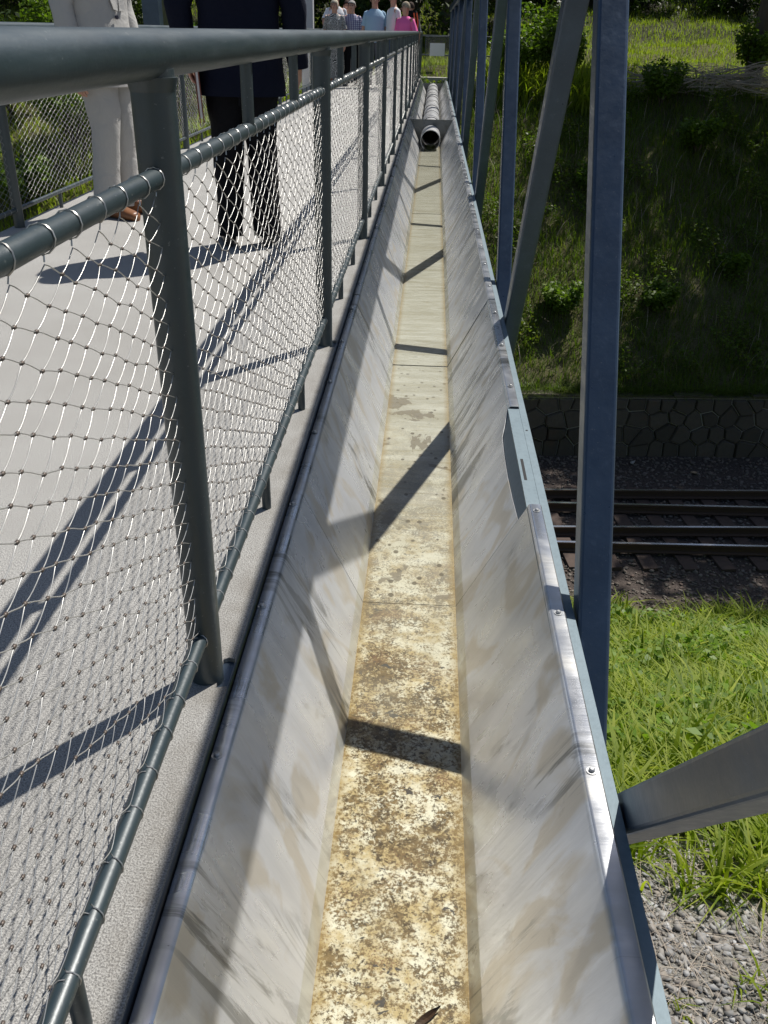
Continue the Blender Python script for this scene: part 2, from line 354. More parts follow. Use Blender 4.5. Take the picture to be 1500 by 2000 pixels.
def build_bank():
    # near bank, X 1..8: broad blades, weeds
    n = 52000
    x = rng.uniform(.6, 8.5, n); t = rng.uniform(-13.9, -5.9, n); y = t+wally(x)
    # bare gravel patch towards the camera
    edge = 3.62+.15*(x-2.5)+.22*np.sin(x*2.6)+.12*np.sin(x*6); bare = (y < edge) & (rng.uniform(0, 1, n) > .03); far = (t > -6.35+.3*np.sin(x*3)) & (rng.uniform(0, 1, n) > .12)
    gap = (np.sin(x*5.1+1.3*np.sin(y*2.7))*np.sin(y*4.3+x) < -.25) & (rng.uniform(0, 1, n) < .9); k = ~(bare | far | gap); x, y = x[k], y[k]
    # clump
    cx = np.round(x/.22)*.22+.05*np.sin(y*20); cy = np.round(y/.22)*.22; m_ = rng.uniform(0, 1, len(x)) < .72
    x = np.where(m_, x*.35+cx*.65, x); y = np.where(m_, y*.35+cy*.65, y)
    tag(blades('grass', x, y, .40, .023, 1.25, MAT['bankgrass'], 4), 'tall bright green arching grass on the bank beside the bridge', 'grass', kind='stuff')
    x = rng.uniform(.8, 8, 9000); y = rng.uniform(3.7, 11.2, 9000); k = np.sin(x*3.3+2)*np.sin(y*2.7) > -.3; x, y = x[k], y[k]
    tag(blades('reeds', x, y, .50, .046, 1.15, MAT['bankgrass'], 5), 'broad bladed grass leaves arching above the bank', 'grass', kind='stuff')
    cc = rng.uniform(0, 1, (26, 2))*np.array([2.0, 1.3])+np.array([1.25, 2.5]); x = np.repeat(cc[:, 0], 9)+rng.normal(0, .018, 234); y = np.repeat(cc[:, 1], 9)+rng.normal(0, .018, 234)
    tag(blades('weeds', x, y, .10, .012, 1.3, MAT['bankgrass'], 3), 'tiny green weeds sprouting in the gravel', 'weeds', kind='stuff')
    n = 2600; x = rng.uniform(1.1, 3.4, n); y = rng.uniform(2.3, 4.4, n)
    tag(blades('dry_grass', x, y, .10, .005, 3.0, MAT['twig'], 2), 'dry straw scattered over the gravel', 'straw', kind='stuff')
    x = rng.uniform(1.5, 11, 5200); y = wally(x)+np.abs(rng.normal(.05, .10, 5200))
    tag(blades('grass', x, y, .34, .014, 1.6, MAT['grass'], 3), 'grass hanging over the top edge of the stone wall', 'grass', kind='stuff')
    n = 14000; x = rng.uniform(.6, 8, n); y = rng.uniform(4.0, 10.9, n)
    k = (np.sin(x*2.3+.7)*np.sin(y*2.9+1.1) > -.15); x, y = x[k], y[k]; z = ground(x, y)+rng.uniform(.12, .36, len(x))
    o = quadmesh('weeds', leafV(np.stack([x, y, z], -1), .10, 1.6), len(x), MAT['bankleaf'])
    tag(o, 'broad leaved weeds growing among the grass of the near bank', 'weeds', kind='stuff')
    # a few separate tufts standing in the gravel
    for (cx, cy, nb, L) in ((2.62, 3.25, 60, .28), (2.45, 4.05, 90, .42), (2.15, 3.95, 80, .40), (3.0, 3.95, 80, .38), (1.75, 2.6, 26, .2)):
        x = cx+rng.normal(0, .05, nb); y = cy+rng.normal(0, .05, nb)
        o = blades('grass_tuft', x, y, L, .016, 1.0, MAT['bankgrass'], 4)
        lab = {2.62: 'lone green grass tuft standing in the gravel at the lower right', 2.45: 'large grass tuft at the edge of the gravel below the steel brace', 2.15: 'grass tuft beside the bridge edge where gravel begins', 3.0: 'grass tuft on the right along the top edge of the gravel', 1.75: 'smallest thin grass tuft low in the gravel beside the bridge'}[cx]
        tag(o, lab, 'grass tuft')
build_bank()

def rockmesh(name, x, y, size, mat, sink=.3):
    n = len(x); bm = bmesh.new(); bmesh.ops.create_cube(bm, size=1.25) if mat is MAT['gravel'] else bmesh.ops.create_icosphere(bm, subdivisions=1, radius=1); bmesh.ops.triangulate(bm, faces=bm.faces[:])
    bv = np.array([v.co[:] for v in bm.verts]); bf = np.array([[v.index for v in f.verts] for f in bm.faces]); bm.free()
    nv = len(bv); jit = rng.uniform(.45, 1.25, (n, nv, 1)); sc = rng.uniform(.4, 1.25, (n, 1, 3))*np.array([1, 1, .6]); sz = size[:, None, None]
    a = rng.uniform(0, 6.28, n); ca, sa = np.cos(a), np.sin(a)
    P = bv[None]*jit*sc*sz
    P = np.stack([P[..., 0]*ca[:, None]-P[..., 1]*sa[:, None], P[..., 0]*sa[:, None]+P[..., 1]*ca[:, None], P[..., 2]], -1)
    P += np.stack([x, y, ground(x, y)+size*(.5-sink)], -1)[:, None]
    F = (np.arange(n)[:, None, None]*nv+bf[None]).reshape(-1, 3)
    return arrmesh(name, P.reshape(-1, 3), F, mat)
n = 42000; x = rng.uniform(1.1, 3.4, n); y = rng.uniform(2.2, 4.6, n); s = .004+.034*rng.uniform(0, 1, n)**9
tag(rockmesh('gravel', x, y, s, MAT['gravel']), 'loose pale gravel on the bank at the lower right', 'gravel', kind='stuff')
n = 9500; x = rng.uniform(.5, 11, n); t = rng.uniform(-6.9, -.15, n); s = rng.uniform(.02, .055, n)
tag(rockmesh('ballast', x, t+wally(x), s, MAT['ballast']), 'dark brown ballast stones of the railway below', 'ballast', kind='stuff')
for (px, py, sz, lab) in ((4.45, 16.9, .10, 'round pale stone lying in front of the stone wall'), (5.6, 16.55, .09, 'tan stone lying on the ballast in front of the wall')):
    tag(rockmesh('stone', np.array([px]), np.array([py]), np.array([sz]), MAT['mortar'] if sz == .10 else simple('tan_stone', (.4, .28, .18)), .1), lab, 'stone')
for k, (px, py, sz, lab) in enumerate(((2.05, 3.05, .06, 'flat grey stone in the middle of the gravel'), (2.35, 2.75, .045, 'pinkish stone in the gravel near the right frame edge'), (2.15, 3.3, .045, 'orange brown stone fragment in the gravel'), (2.15, 2.62, .06, 'largest pale stone low in the gravel'))):
    tag(rockmesh('stone', np.array([px]), np.array([py]), np.array([sz]), simple('single_stone_%d' % k, [(.30, .30, .31), (.42, .33, .30), (.45, .24, .14), (.48, .45, .42)][k], .85, 0, .3, 30, .5), .1), lab, 'stone')

# far slope, meadow
x, y = gather(-1.5, 11, .05, 9.4, 62000, .35)
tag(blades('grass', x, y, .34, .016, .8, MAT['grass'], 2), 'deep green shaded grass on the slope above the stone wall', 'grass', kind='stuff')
x, y = gather(-17, -1.5, .6, 11.5, 42000, .5)
tag(blades('grass', x, y, .38, .028, .9, MAT['meadow'], 2), 'green grass on the slope seen through the left wire net', 'grass', kind='stuff')
x, y = gather(-17, 13, 8.8, 26, 80000, .1)
tag(blades('grass', x, y, .26, .02, .7, MAT['meadow'], 2), 'sunlit yellow green meadow grass beyond the slope', 'grass', kind='stuff')
x, y = gather(-40, 40, 24, 38, 26000, .3)
tag(blades('undergrowth', x, y, .5, .05, .9, MAT['leaf'], 2), 'dark undergrowth along the forest edge', 'undergrowth', kind='stuff')

x, y = gather(-.5, 11, .3, 9.6, 60000); mk_ = (np.sin(x*1.9+2.2*np.sin(y*.8))*np.sin(y*1.5+x*.7)+.5*np.sin(x*4.1+y*3.3) > .35); x, y = x[mk_], y[mk_]
hh_ = .15+.30*np.abs(np.sin(x*2.7)*np.sin(y*2.1+1)); P = np.stack([x, y, ground(x, y)+rng.uniform(0, 1, len(x))*hh_+.12], -1)
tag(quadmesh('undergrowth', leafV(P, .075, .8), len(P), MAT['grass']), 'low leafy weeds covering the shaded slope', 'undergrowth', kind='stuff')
x, y = gather(1.2, 4.4, 8.2, 10.2, 2600); tag(blades('reeds', x, y, .95, .045, .8, MAT['meadow'], 4), 'tall bright grass on the lip of the slope behind the steel posts', 'grass', kind='stuff')
x, y = gather(0, 11, .5, 9.5, 500); tag(blades('dry_grass', x, y, .75, .010, .7, MAT['twig'], 3), 'dry grass stalks on the slope', 'grass', kind='stuff')
def shrub(name, x, y, r, h, n, size, mat, label, group=None, parent=None):
    z = float(ground(x, y)); e = empty(name, label, 'shrub', (x, y, z), group)
    m_ = MB()
    nst = 7
    C = []
    for k in range(nst):
        a = 6.28*k/nst+random.random(); tip = Vector((math.cos(a)*r*.7, math.sin(a)*r*.7, h*random.uniform(.6, 1)))
        m_.tube([(0, 0, -.05), tip*.5+Vector((0, 0, .1*h)), tip], .012+.01*h/2, 5, True, [1, .7, .3])
        C.append(tip)
    m_.build('stem', MAT['bark'], e)
    per = n//nst; P = np.concatenate([np.array(c)[None]*rng.uniform(.45, 1.05, (per, 1))+inball(per, r*.45, .8) for c in C]); P[:, 2] = np.maximum(P[:, 2], .03)
    quadmesh('foliage', leafV(P, size, .8), len(P), mat, e)
    return e
SH = [(3.0, 19.3, .45, .7, 'light green shrub low on the slope beside the dark brace', 'leafb'), (5.15, 19.6, .4, .6, 'small bright shrub low on the slope above the wall', 'leafb'), (6.9, 20.6, .35, .5, 'small shrub on the dark slope near the right edge', 'leafb'),
      (3.9, 22.7, .4, .6, 'shrub half way up the slope between two steel posts', 'leafb'), (6.6, 24.0, .5, .8, 'low branching shrub in the shade of the slope', 'leafb'), (6.0, 26.0, .55, 1.0, 'leafy dark green bush left of the heap of cut branches', 'leafb'),
      (3.0, 27.4, .8, 1.9, 'tall light green bush on the lip of the slope behind the posts', 'leafb'), (2.2, 26.3, .7, 1.6, 'light green bush behind the far row of steel posts', 'leafb'), (3.7, 28.2, .6, 1.6, 'tall willow like bush at the left end of the meadow', 'leafb'), (9.3, 29.6, .6, 1.6, 'pale bush standing beside the tree at the top right', 'leafb'),
      (-6.3, 24.6, 1.0, 1.7, 'bright bush behind the left net beside the dark suited man', 'leafb'), (-8.6, 22.8, .9, 1.5, 'bush in sun on the slope left of the man in the pale suit', 'leafb'), (-10.5, 23.8, 1.0, 2.1, 'dark leafy bush on the slope at the left edge', 'leaf'), (-9.3, 20.9, .7, 1.0, 'low bush on the slope close below the left net', 'leafb'),
      (-11.4, 21.4, .8, 1.4, 'low leafy bush on the slope at the far left edge', 'leafb'), (-7.6, 26.4, 1.2, 2.4, 'tall dark bush behind the pale suited man', 'leaf'), (-4.4, 26.5, .8, 1.3, 'round bush by the far end of the left railing', 'leafb')]
SH += [(-5.0, 21.5, .7, 1.1, 'bright low bush on the slope below the middle of the left net', 'leafb'), (-12.6, 23.6, 1.0, 1.8, 'bright bush cut by the left frame edge', 'leafb'), (-7.4, 24.8, .7, 1.2, 'yellow green bush between the two suited men', 'leafb'), (-9.9, 26.6, 1.1, 2.0, 'sunlit bush on the slope crest at the left', 'leafb')]
for (x_, y_, r_, h_, lab, mk) in SH: shrub('shrub', x_, y_, r_, h_, int(900+1500*r_), .11 if r_ < .6 else .14, MAT[mk], lab)

# trees: three kinds of crown, copied
def make_tree(seed, Ht, cr, n, lsize, base=.35):
    random.seed(seed)
    e = bpy.data.objects.new('tree', None); COL.objects.link(e)
    m_ = MB(); lean = Vector((random.uniform(-.6, .6), random.uniform(-.5, .5), 0))
    m_.tube([(0, 0, -.4), (0, 0, .3), tuple(lean*.4+Vector((0, 0, Ht*.35))), tuple(lean+Vector((0, 0, Ht*.9)))], .02*Ht, 9, True, [1.25, 1, .7, .15])
    C = []
    for k in range(16):
        z0 = Ht*random.uniform(base, .85); a = random.uniform(0, 6.28); L = cr*random.uniform(.55, 1)*(1.15-.6*abs(z0/Ht-.5))
        p0 = lean*(z0/Ht)+Vector((0, 0, z0)); p1 = p0+Vector((math.cos(a)*L, math.sin(a)*L, L*.35))
        m_.tube([p0, (p0+p1)/2+Vector((0, 0, -.05*L)), p1], .05+.004*Ht, 6, True, [1, .6, .2]); C += [p1, (p0*.4+p1*.6)]
    C.append(lean+Vector((0, 0, Ht*.95)))
    m_.build('trunk', MAT['bark'], e)
    per = n//len(C); P = np.concatenate([np.array(c)[None]+inball(per, cr*random.uniform(.3, .5), .6, .15) for c in C])
    quadmesh('crown', leafV(P, lsize, .6), len(P), MAT['leaf'], e)
    return e
protos = [make_tree(11, 13, 3.6, 9000, .30, .22), make_tree(23, 15, 3.9, 9000, .32, .30), make_tree(31, 11, 3.3, 8000, .26, .12)]
protos.append(make_tree(43, 13, 3.6, 3000, .30, .30)); used = set()
def put_tree(k, x, y, rz, s, label, group, name='tree'):
    src = protos[k]
    if k not in used: o = src; used.add(k)
    else:
        o = src.copy(); COL.objects.link(o)
        for ch in list(src.children):
            c = ch.copy(); COL.objects.link(c); c.parent = o
    o.location = (x, y, float(ground(x, y))-.05); o.rotation_euler = (0, 0, rz); o.scale = (s, s, s)
    tag(o, label, 'tree', group); return o
G1 = 'trees of the forest edge'
TL = 'dark forest tree standing in the wood beyond the meadow'
for k, (x_, y_) in enumerate([(-34, 40), (-29, 37), (-25, 41), (-21.5, 38), (-17.5, 41), (-14, 38.5), (-10.5, 41), (-7.5, 38.5), (-4.8, 37.0), (-2.2, 36.0), (.4, 36.8), (2.3, 38.2), (-.8, 38.5), (3.6, 44.5), (5.0, 47), (7.6, 48.5), (10.4, 48), (13, 46), (16.5, 45), (20, 44), (24, 42),
                              (-30, 46), (-19, 46), (-9, 47), (0, 49), (9, 53), (19, 50), (27, 48)]):
    put_tree(k % 3, x_, y_, k*1.3, .40+.05*(k % 3) if 3 < x_ < 18 else .62+.25*((k*7) % 5)/5, TL, G1)
put_tree(1, 9.5, 30.0, .3, .82, 'leaning tree trunk beside the branch heap at the top right', None)
G2 = 'shade trees on the slope to the right'
for k, (x_, y_, s_) in enumerate([(12.2, 26.0, .98), (11.2, 23.4, .95), (12.6, 20.2, .85), (13.6, 24.3, 1.15), (16.8, 20.0, .9), (15.0, 27.6, 1.1), (18.5, 25, 1.0), (11.4, 22.0, .8), (15.5, 19.8, .8)]):
    put_tree(3, x_, y_, k*2.1+1, s_, 'tall tree on the slope to the right that shades railway and grass', G2)
# forest-edge shrubs (dark, one mass)
P = []
for k in range(170):
    x_ = random.uniform(-38, 32); y_ = random.uniform(43.5, 50)-(6.0 if x_ < 1.5 else 0)-(2.8 if -6 < x_ < 2 else 0); h_ = random.uniform(.8, 3.2); r_ = random.uniform(.7, 1.3)
    P.append(np.array([x_, y_, float(ground(x_, y_))+h_*.5])[None]+inball(340, r_, h_/r_*.55, .1))
P = np.concatenate(P)
tag(quadmesh('undergrowth', leafV(P, .22, .6), len(P), MAT['leaf']), 'dark bushes massed under the forest trees', 'undergrowth', kind='stuff')
P = []
for k in range(16):
    x_ = 4.6+k*.5+random.uniform(-.3, .3); y_ = 43.2+random.uniform(-.4, .5); h_ = random.uniform(1.0, 3.0)
    P.append(np.array([x_, y_, float(ground(x_, y_))+h_*.5])[None]+inball(170, .5, h_*.9, .1))
tag(quadmesh('foliage', leafV(np.concatenate(P), .17, .6), len(np.concatenate(P)), MAT['leafb']), 'sunlit leaves hanging at the forest edge above the meadow', 'foliage', kind='stuff')

# branch heap
e = empty('branch_heap', 'heap of grey cut branches on the lip of the slope at the right', 'branch heap', (7.6, 26.9, float(ground(7.6, 26.9))))
random.seed(5)
for k in range(70):
    a = random.gauss(.15, .5); L = random.uniform(.9, 2.3); c = Vector((random.uniform(-1.7, 1.7), random.uniform(-.6, .6), random.uniform(.05, .62)*(1 if k % 5 else .4)))
    d = Vector((math.cos(a), math.sin(a)*.6, random.gauss(0, .14))); s_ = Vector((0, 0, 1))*random.uniform(-.22, .22)
    MB().tube([c-d*L/2, c-d*L*.15+s_, c+d*L*.2+s_*.9, c+d*L/2-s_*.6], random.uniform(.010, .022), 5, True, [1, .85, .6, .25]).build('branch', MAT['twig'], e)
m_ = MB()
for k in range(420):
    a = random.gauss(.1, .8); L = random.uniform(.4, 1.3); c = Vector((random.uniform(-1.9, 2.4), random.uniform(-.7, .7), random.uniform(.02, .62)))
    d = Vector((math.cos(a), math.sin(a)*.6, random.gauss(0, .2))); s_ = Vector((0, 0, 1))*random.uniform(-.1, .1)
    m_.tube([c-d*L/2, c+s_, c+d*L/2], .007, 3, True, [1, .8, .3])
tag(m_.build('twigs', MAT['twig'], e), kind='stuff')

# ------------------------------------------------------------------ stone wall (polygonal masonry)
def clip(poly, a, b, c):   # keep a*x+b*y<=c
    out = []
    for k in range(len(poly)):
        p, q_ = poly[k], poly[(k+1) % len(poly)]; dp = a*p[0]+b*p[1]-c; dq = a*q_[0]+b*q_[1]-c
        if dp <= 0: out.append(p)
        if dp*dq < 0: t = dp/(dp-dq); out.append((p[0]+(q_[0]-p[0])*t, p[1]+(q_[1]-p[1])*t))
    return out
ang = math.atan(.079); wallE = empty('stone_wall', 'dark polygonal stone retaining wall with light mortar behind the tracks', 'wall', (0, wally(0), -6.75)); wallE.rotation_euler = (0, 0, ang)
random.seed(3); u0, u1, hh = -3, 13, 1.38; cell = .37; seeds = []
nu = int((u1-u0)/cell)
for r_ in range(4):
    for k in range(nu): seeds.append((u0+(k+.5+random.uniform(-.34, .34)+.5*(r_ % 2))*cell, (r_+.5+random.uniform(-.27, .27))*hh/4))
for s_ in seeds:
    poly = [(s_[0]-.6, .0), (s_[0]+.6, .0), (s_[0]+.6, hh-.07), (s_[0]-.6, hh-.07)]
    for q_ in seeds:
        if q_ is s_ or abs(q_[0]-s_[0]) > 1.2: continue
        a, b = q_[0]-s_[0], q_[1]-s_[1]; L = math.hypot(a, b); c = a*(s_[0]+q_[0])/2+b*(s_[1]+q_[1])/2
        poly = clip(poly, a, b, c-L*random.choice((.004, .006, .012)))
    if len(poly) < 3: continue
    cx = sum(p[0] for p in poly)/len(poly); cy = sum(p[1] for p in poly)/len(poly); n = len(poly); pr = random.uniform(.0, .06)
    vs = [(p[0], .05, p[1]) for p in poly]+[(p[0], -.065-pr*.3, p[1]) for p in poly]+[(cx+(p[0]-cx)*.86, -.10-pr-random.uniform(0, .01), cy+(p[1]-cy)*.86) for p in poly]
    fs = [(k, (k+1) % n, n+(k+1) % n, n+k) for k in range(n)]+[(n+k, n+(k+1) % n, 2*n+(k+1) % n, 2*n+k) for k in range(n)]+[tuple(range(2*n, 3*n))]
    MB().add(vs, fs).build('stone', MAT['stone'], wallE)
MB().box((u0-20, -.064, -.3), (u1+10, .10, hh-.05)).build('mortar', MAT['mortar'], wallE)
for k in range(20):
    a = u0+k*.82; m_ = MB().box((a+.004, -.09, hh-.049), (a+.81, .2, hh-.01+random.uniform(-.03, .03))); m_.build('coping_stone', MAT['stone'], wallE)

# ------------------------------------------------------------------ railway track (turnout with four rails)
tr = empty('railway_track', 'dark railway track with four rails at a turnout below the bridge', 'railway track', (0, 0, -6.62))
def railprof():
    return [(-.07, 0), (.07, 0), (.07, .012), (.012, .03), (.009, .10), (.034, .115), (.034, .148), (.026, .156), (-.026, .156), (-.034, .148), (-.034, .115), (-.009, .10), (-.012, .03), (-.07, .012)]
ZR = -.04
for (ax, ay, dirr) in ((2.8, 15.16, 4.6), (2.8, 14.62, 2.45), (2.8, 13.73, 4.6), (2.8, 13.19, 2.45)):
    d = Vector((math.cos(R(dirr)), math.sin(R(dirr)), 0)); p0 = Vector((ax, ay, ZR))-d*9; p1 = Vector((ax, ay, ZR))+d*14
    pr = railprof(); s_ = Vector((-d.y, d.x, 0))
    o = MB(); vs = [p+s_*q_[0]+Vector((0, 0, q_[1])) for p in (p0, p1) for q_ in pr]; n = len(pr)
    for k in range(n):
        o.cm = 1 if k in (7,) else 0; o.add([vs[k], vs[(k+1) % n], vs[n+(k+1) % n], vs[n+k]], [(0, 1, 2, 3)])
    o.build('rail', [MAT['railsteel'], MAT['railhead']], tr)
sl = None
for k in range(26):
    xx = -2.5+k*.63; yy = 14.15+.06*(xx-2.8)
    if sl is None:
        sl = MB().box((-.125, -1.5, -.16), (.125, 1.5, -.062)).build('sleeper', MAT['sleeper'], tr); sl.location = (xx, yy, 0)
        sl.rotation_euler = (0, 0, R(3.5)+.06)
    else: inst(sl, 'sleeper', tr, (xx, yy, random.uniform(-.01, .012)), (0, 0, R(3.5)+.06+random.uniform(-.02, .02)))

# ------------------------------------------------------------------ bridge
ED = -.333; DL = -2.45; Y0 = -2.0; Y1 = 27.3
P1 = 1.298; FX = -.3747; posts = [P1+2*k for k in range(-1, 14)]
HZ, MZ, LZ = 1.034, .883, .100
# deck sheet with small notches round each right-hand post
m_ = MB(); pts = [(DL, Y0), (ED, Y0)]
for py in posts:
    pts += [(ED, py-.028), (-.352, py-.034), (-.355, py+.05), (-.345, py+.056), (ED, py+.052)]
pts += [(ED, Y1), (DL, Y1)]
bm = bmesh.new(); vv = [bm.verts.new((a, b, 0)) for a, b in pts]; f = bm.faces.new(vv); ex = bmesh.ops.extrude_face_region(bm, geom=[f])
for v in [g_ for g_ in ex['geom'] if isinstance(g_, bmesh.types.BMVert)]: v.co.z -= .009
bmesh.ops.recalc_face_normals(bm, faces=bm.faces[:]); me = bpy.data.meshes.new('bridge_deck'); bm.to_mesh(me); bm.free(); me.materials.append(MAT['deck'])
deck = bpy.data.objects.new('bridge_deck', me); COL.objects.link(deck); tag(deck, kind='structure')
o = MB().box((DL+.01, Y0, -.05), (ED-.001, Y1, -.0095)).box((DL+.05, Y0, -.32), (DL+.13, Y1, -.051)).box((ED-.12, Y0, -.32), (ED-.08, Y1, -.051)).build('deck_plate', MAT['truss']); tag(o, kind='structure')
for k in range(14):
    tag(MB().box((DL+.13, -1+2*k, -.25), (ED-.12, -.92+2*k, -.052)).build('cross_beam', MAT['truss']), kind='structure')

# railings ----------------------------------------------------------
def net_bay(ya, yb, xf, parent, fine):
    n = 24; w_ = (yb-ya)/n; rows = 20; z0, z1 = LZ+.022, MZ-.022; h_ = (z1-z0)/rows
    sub = 5 if fine == 2 else (3 if fine == 1 else 1); r = .0008 if fine else (.0010 if xf > -1 else .0007); nn = 4 if fine == 2 else 3
    ts = np.linspace(0, 1, sub+1); A = []; B = []
    for i in range(2*n):
        for j in range(rows*2+1):
            if (i+j) % 2: continue
            for dj in (1, -1):
                if not 0 <= j+dj <= rows*2: continue
                A.append((i, j)); B.append((i+1, j+dj))
    A = np.array(A, float); B = np.array(B, float)
    # slight sag of the net between posts
    jit = rng.normal(0, .0016, (2*n+2, rows*2+2, 3))
    def pos(I, J, fr=None):
        u_ = I/(2*n); sag = .006*np.sin(np.pi*u_)*(J/(rows*2)-.5)
        y = ya+.03+(yb-ya-.06)*u_; z = z0+h_*.5*J-sag*2
        return y, z
    ya_, za_ = pos(A[:, 0], A[:, 1]); yb_, zb_ = pos(B[:, 0], B[:, 1])
    ja = jit[A[:, 0].astype(int), A[:, 1].astype(int)]; jb = jit[B[:, 0].astype(int), B[:, 1].astype(int)]
    V = []; ang_ = np.arange(nn)*2*np.pi/nn+.5
    for t in ts:
        sm = t*t*(3-2*t) if sub > 1 else t; sm = .35*sm+.65*t
        y = ya_+(yb_-ya_)*t+ja[:, 1]*(1-t)+jb[:, 1]*t; z = za_+(zb_-za_)*sm+ja[:, 2]*(1-t)+jb[:, 2]*t; x = xf+(ja[:, 0]*(1-t)+jb[:, 0]*t)+.0012*np.sin(np.pi*t)
        for a in ang_: V.append(np.stack([x+r*math.cos(a), y, z+r*math.sin(a)], -1))
    V = np.stack(V, 1); m0 = V.shape[1]
    F = np.array([[k*nn+q, k*nn+(q+1) % nn, (k+1)*nn+(q+1) % nn, (k+1)*nn+q] for k in range(sub) for q in range(nn)])
    F = (np.arange(len(A))[:, None, None]*m0+F[None]).reshape(-1, 4)
    arrmesh('wire_net', V.reshape(-1, 3), F, MAT['wire'], parent)
    if fine:
        K = [(i, j) for i in range(1, 2*n) for j in range(1, rows*2) if (i+j) % 2 == 0]; K = np.array(K, float); y, z = pos(K[:, 0], K[:, 1]); jj = jit[K[:, 0].astype(int), K[:, 1].astype(int)]
        s_ = .0015; L = .0028 if fine == 2 else .0034
        b = np.array([[-s_, -L, -s_], [s_, -L, -s_], [s_, L, -s_], [-s_, L, -s_], [-s_, -L, s_], [s_, -L, s_], [s_, L, s_], [-s_, L, s_]])
        P = b[None]+np.stack([xf+jj[:, 0], y+jj[:, 1], z+jj[:, 2]], -1)[:, None]
        F = np.array([(0, 3, 2, 1), (4, 5, 6, 7), (0, 1, 5, 4), (1, 2, 6, 5), (2, 3, 7, 6), (3, 0, 4, 7)]); F = (np.arange(len(K))[:, None, None]*8+F[None]).reshape(-1, 4)
        o = arrmesh('ferrule', P.reshape(-1, 3), F, MAT['ferrule'], parent); o['kind'] = 'stuff'
LOOPS = {}
def lashing(ya, yb, xf, z, up_, parent, seg, single):
    n = 24; w_ = (yb-ya-.06)/n
    def loop(m_, x0, yc, z0, k):
        pts = []
        for q in range(seg+1):
            a = 2*math.pi*q/seg-math.pi/2*up_
            pts.append((x0+.0148*math.cos(a), yc+.010*(q/seg-.5), z0+.0148*math.sin(a)))
        pts.append((x0, yc+.002, z0-up_*.023)); m_.tube(pts, .0010, 4, False)
    if single:
        for k in range(n+1):
            if (up_, seg) not in LOOPS:
                m_ = MB(); loop(m_, 0, 0, 0, 0); o = m_.build('wire_loop', MAT['wire'], parent, True); LOOPS[(up_, seg)] = o; o.location = (xf, ya+.03+w_*k, z)
            else: inst(LOOPS[(up_, seg)], 'wire_loop', parent, (xf, ya+.03+w_*k+.004*math.sin(k*3.1), z), (0, 0, .25*math.sin(k*1.7)))
    else:
        m_ = MB()
        for k in range(n+1): loop(m_, xf, ya+.03+w_*k, z, k)
        m_.build('wire_loops', MAT['wire'], parent)['kind'] = 'stuff'
def railing(xf, label, near):
    e = empty('bridge_railing', label, 'railing', (0, 0, 0), 'railings of the footbridge')
    o = MB().tube([(xf, Y0+.6, HZ)]+[(xf, y, HZ) for y in np.linspace(1, 25, 13)]+[(xf, Y1+.05, HZ)], .0303, 28).build('handrail', MAT['rail'], e, True)
    post = None
    for k, py in enumerate(posts):
        if not near and not 1 < py: continue
        if post is None: post = MB().tube([(0, 0, -.05), (0, 0, .5), (0, 0, HZ-.017)], .0300, 24).build('post', MAT['rail'], e, True); post.location = (xf, py, 0)
        else: inst(post, 'post', e, (xf, py, 0))
    collar = MB().tube([(0, 0, HZ-.045), (0, 0, HZ-.027)], .0325, 20, True, [.93, 1.06]).build('weld_collar', MAT['rail'], e, True); collar.location = (xf, posts[1], 0)
    for py in posts[2:8]: inst(collar, 'weld_collar', e, (xf, py, 0))
    bal = stub = None
    for k in range(len(posts)-1):
        a, b = posts[k]+.028, posts[k+1]-.028
        if not near and b < 2: continue
        MB().tube([(xf, a, MZ), (xf, b, MZ)], .0134, 16).build('middle_rail', MAT['rail'], e, True)
        MB().tube([(xf, a, LZ), (xf, b, LZ)], .0134, 16).build('lower_rail', MAT['rail'], e, True)
        for fr in (1/3, 2/3):
            y = posts[k]+2*fr
            if bal is None:
                bal = MB().tube([(0, 0, MZ), (0, 0, HZ)], .0125, 12).build('baluster', MAT['rail'], e, True); bal.location = (xf, y, 0)
                stub = MB().tube([(0, 0, -.01), (0, 0, LZ)], .0115, 12).build('stub_leg', MAT['rail'], e, True); stub.location = (xf, y, 0)
            else: inst(bal, 'baluster', e, (xf, y, 0)); inst(stub, 'stub_leg', e, (xf, y, 0))
        fine = (2 if k in (0, 1) else (1 if k in (2, 3) else 0)) if near else (0)
        net_bay(posts[k], posts[k+1], xf, e, fine)
        if k < 7 or not near and k < 5:
            sg_ = near and k < 4; lashing(posts[k], posts[k+1], xf, MZ, 1, e, 12 if sg_ else 7, sg_); lashing(posts[k], posts[k+1], xf, LZ, -1, e, 12 if sg_ else 7, sg_)
    return e
railing(FX, 'near blue green tube railing with wire net between deck and steel trough', True)
railing(-2.40, 'opposite tube railing with wire net along the left deck edge', False)

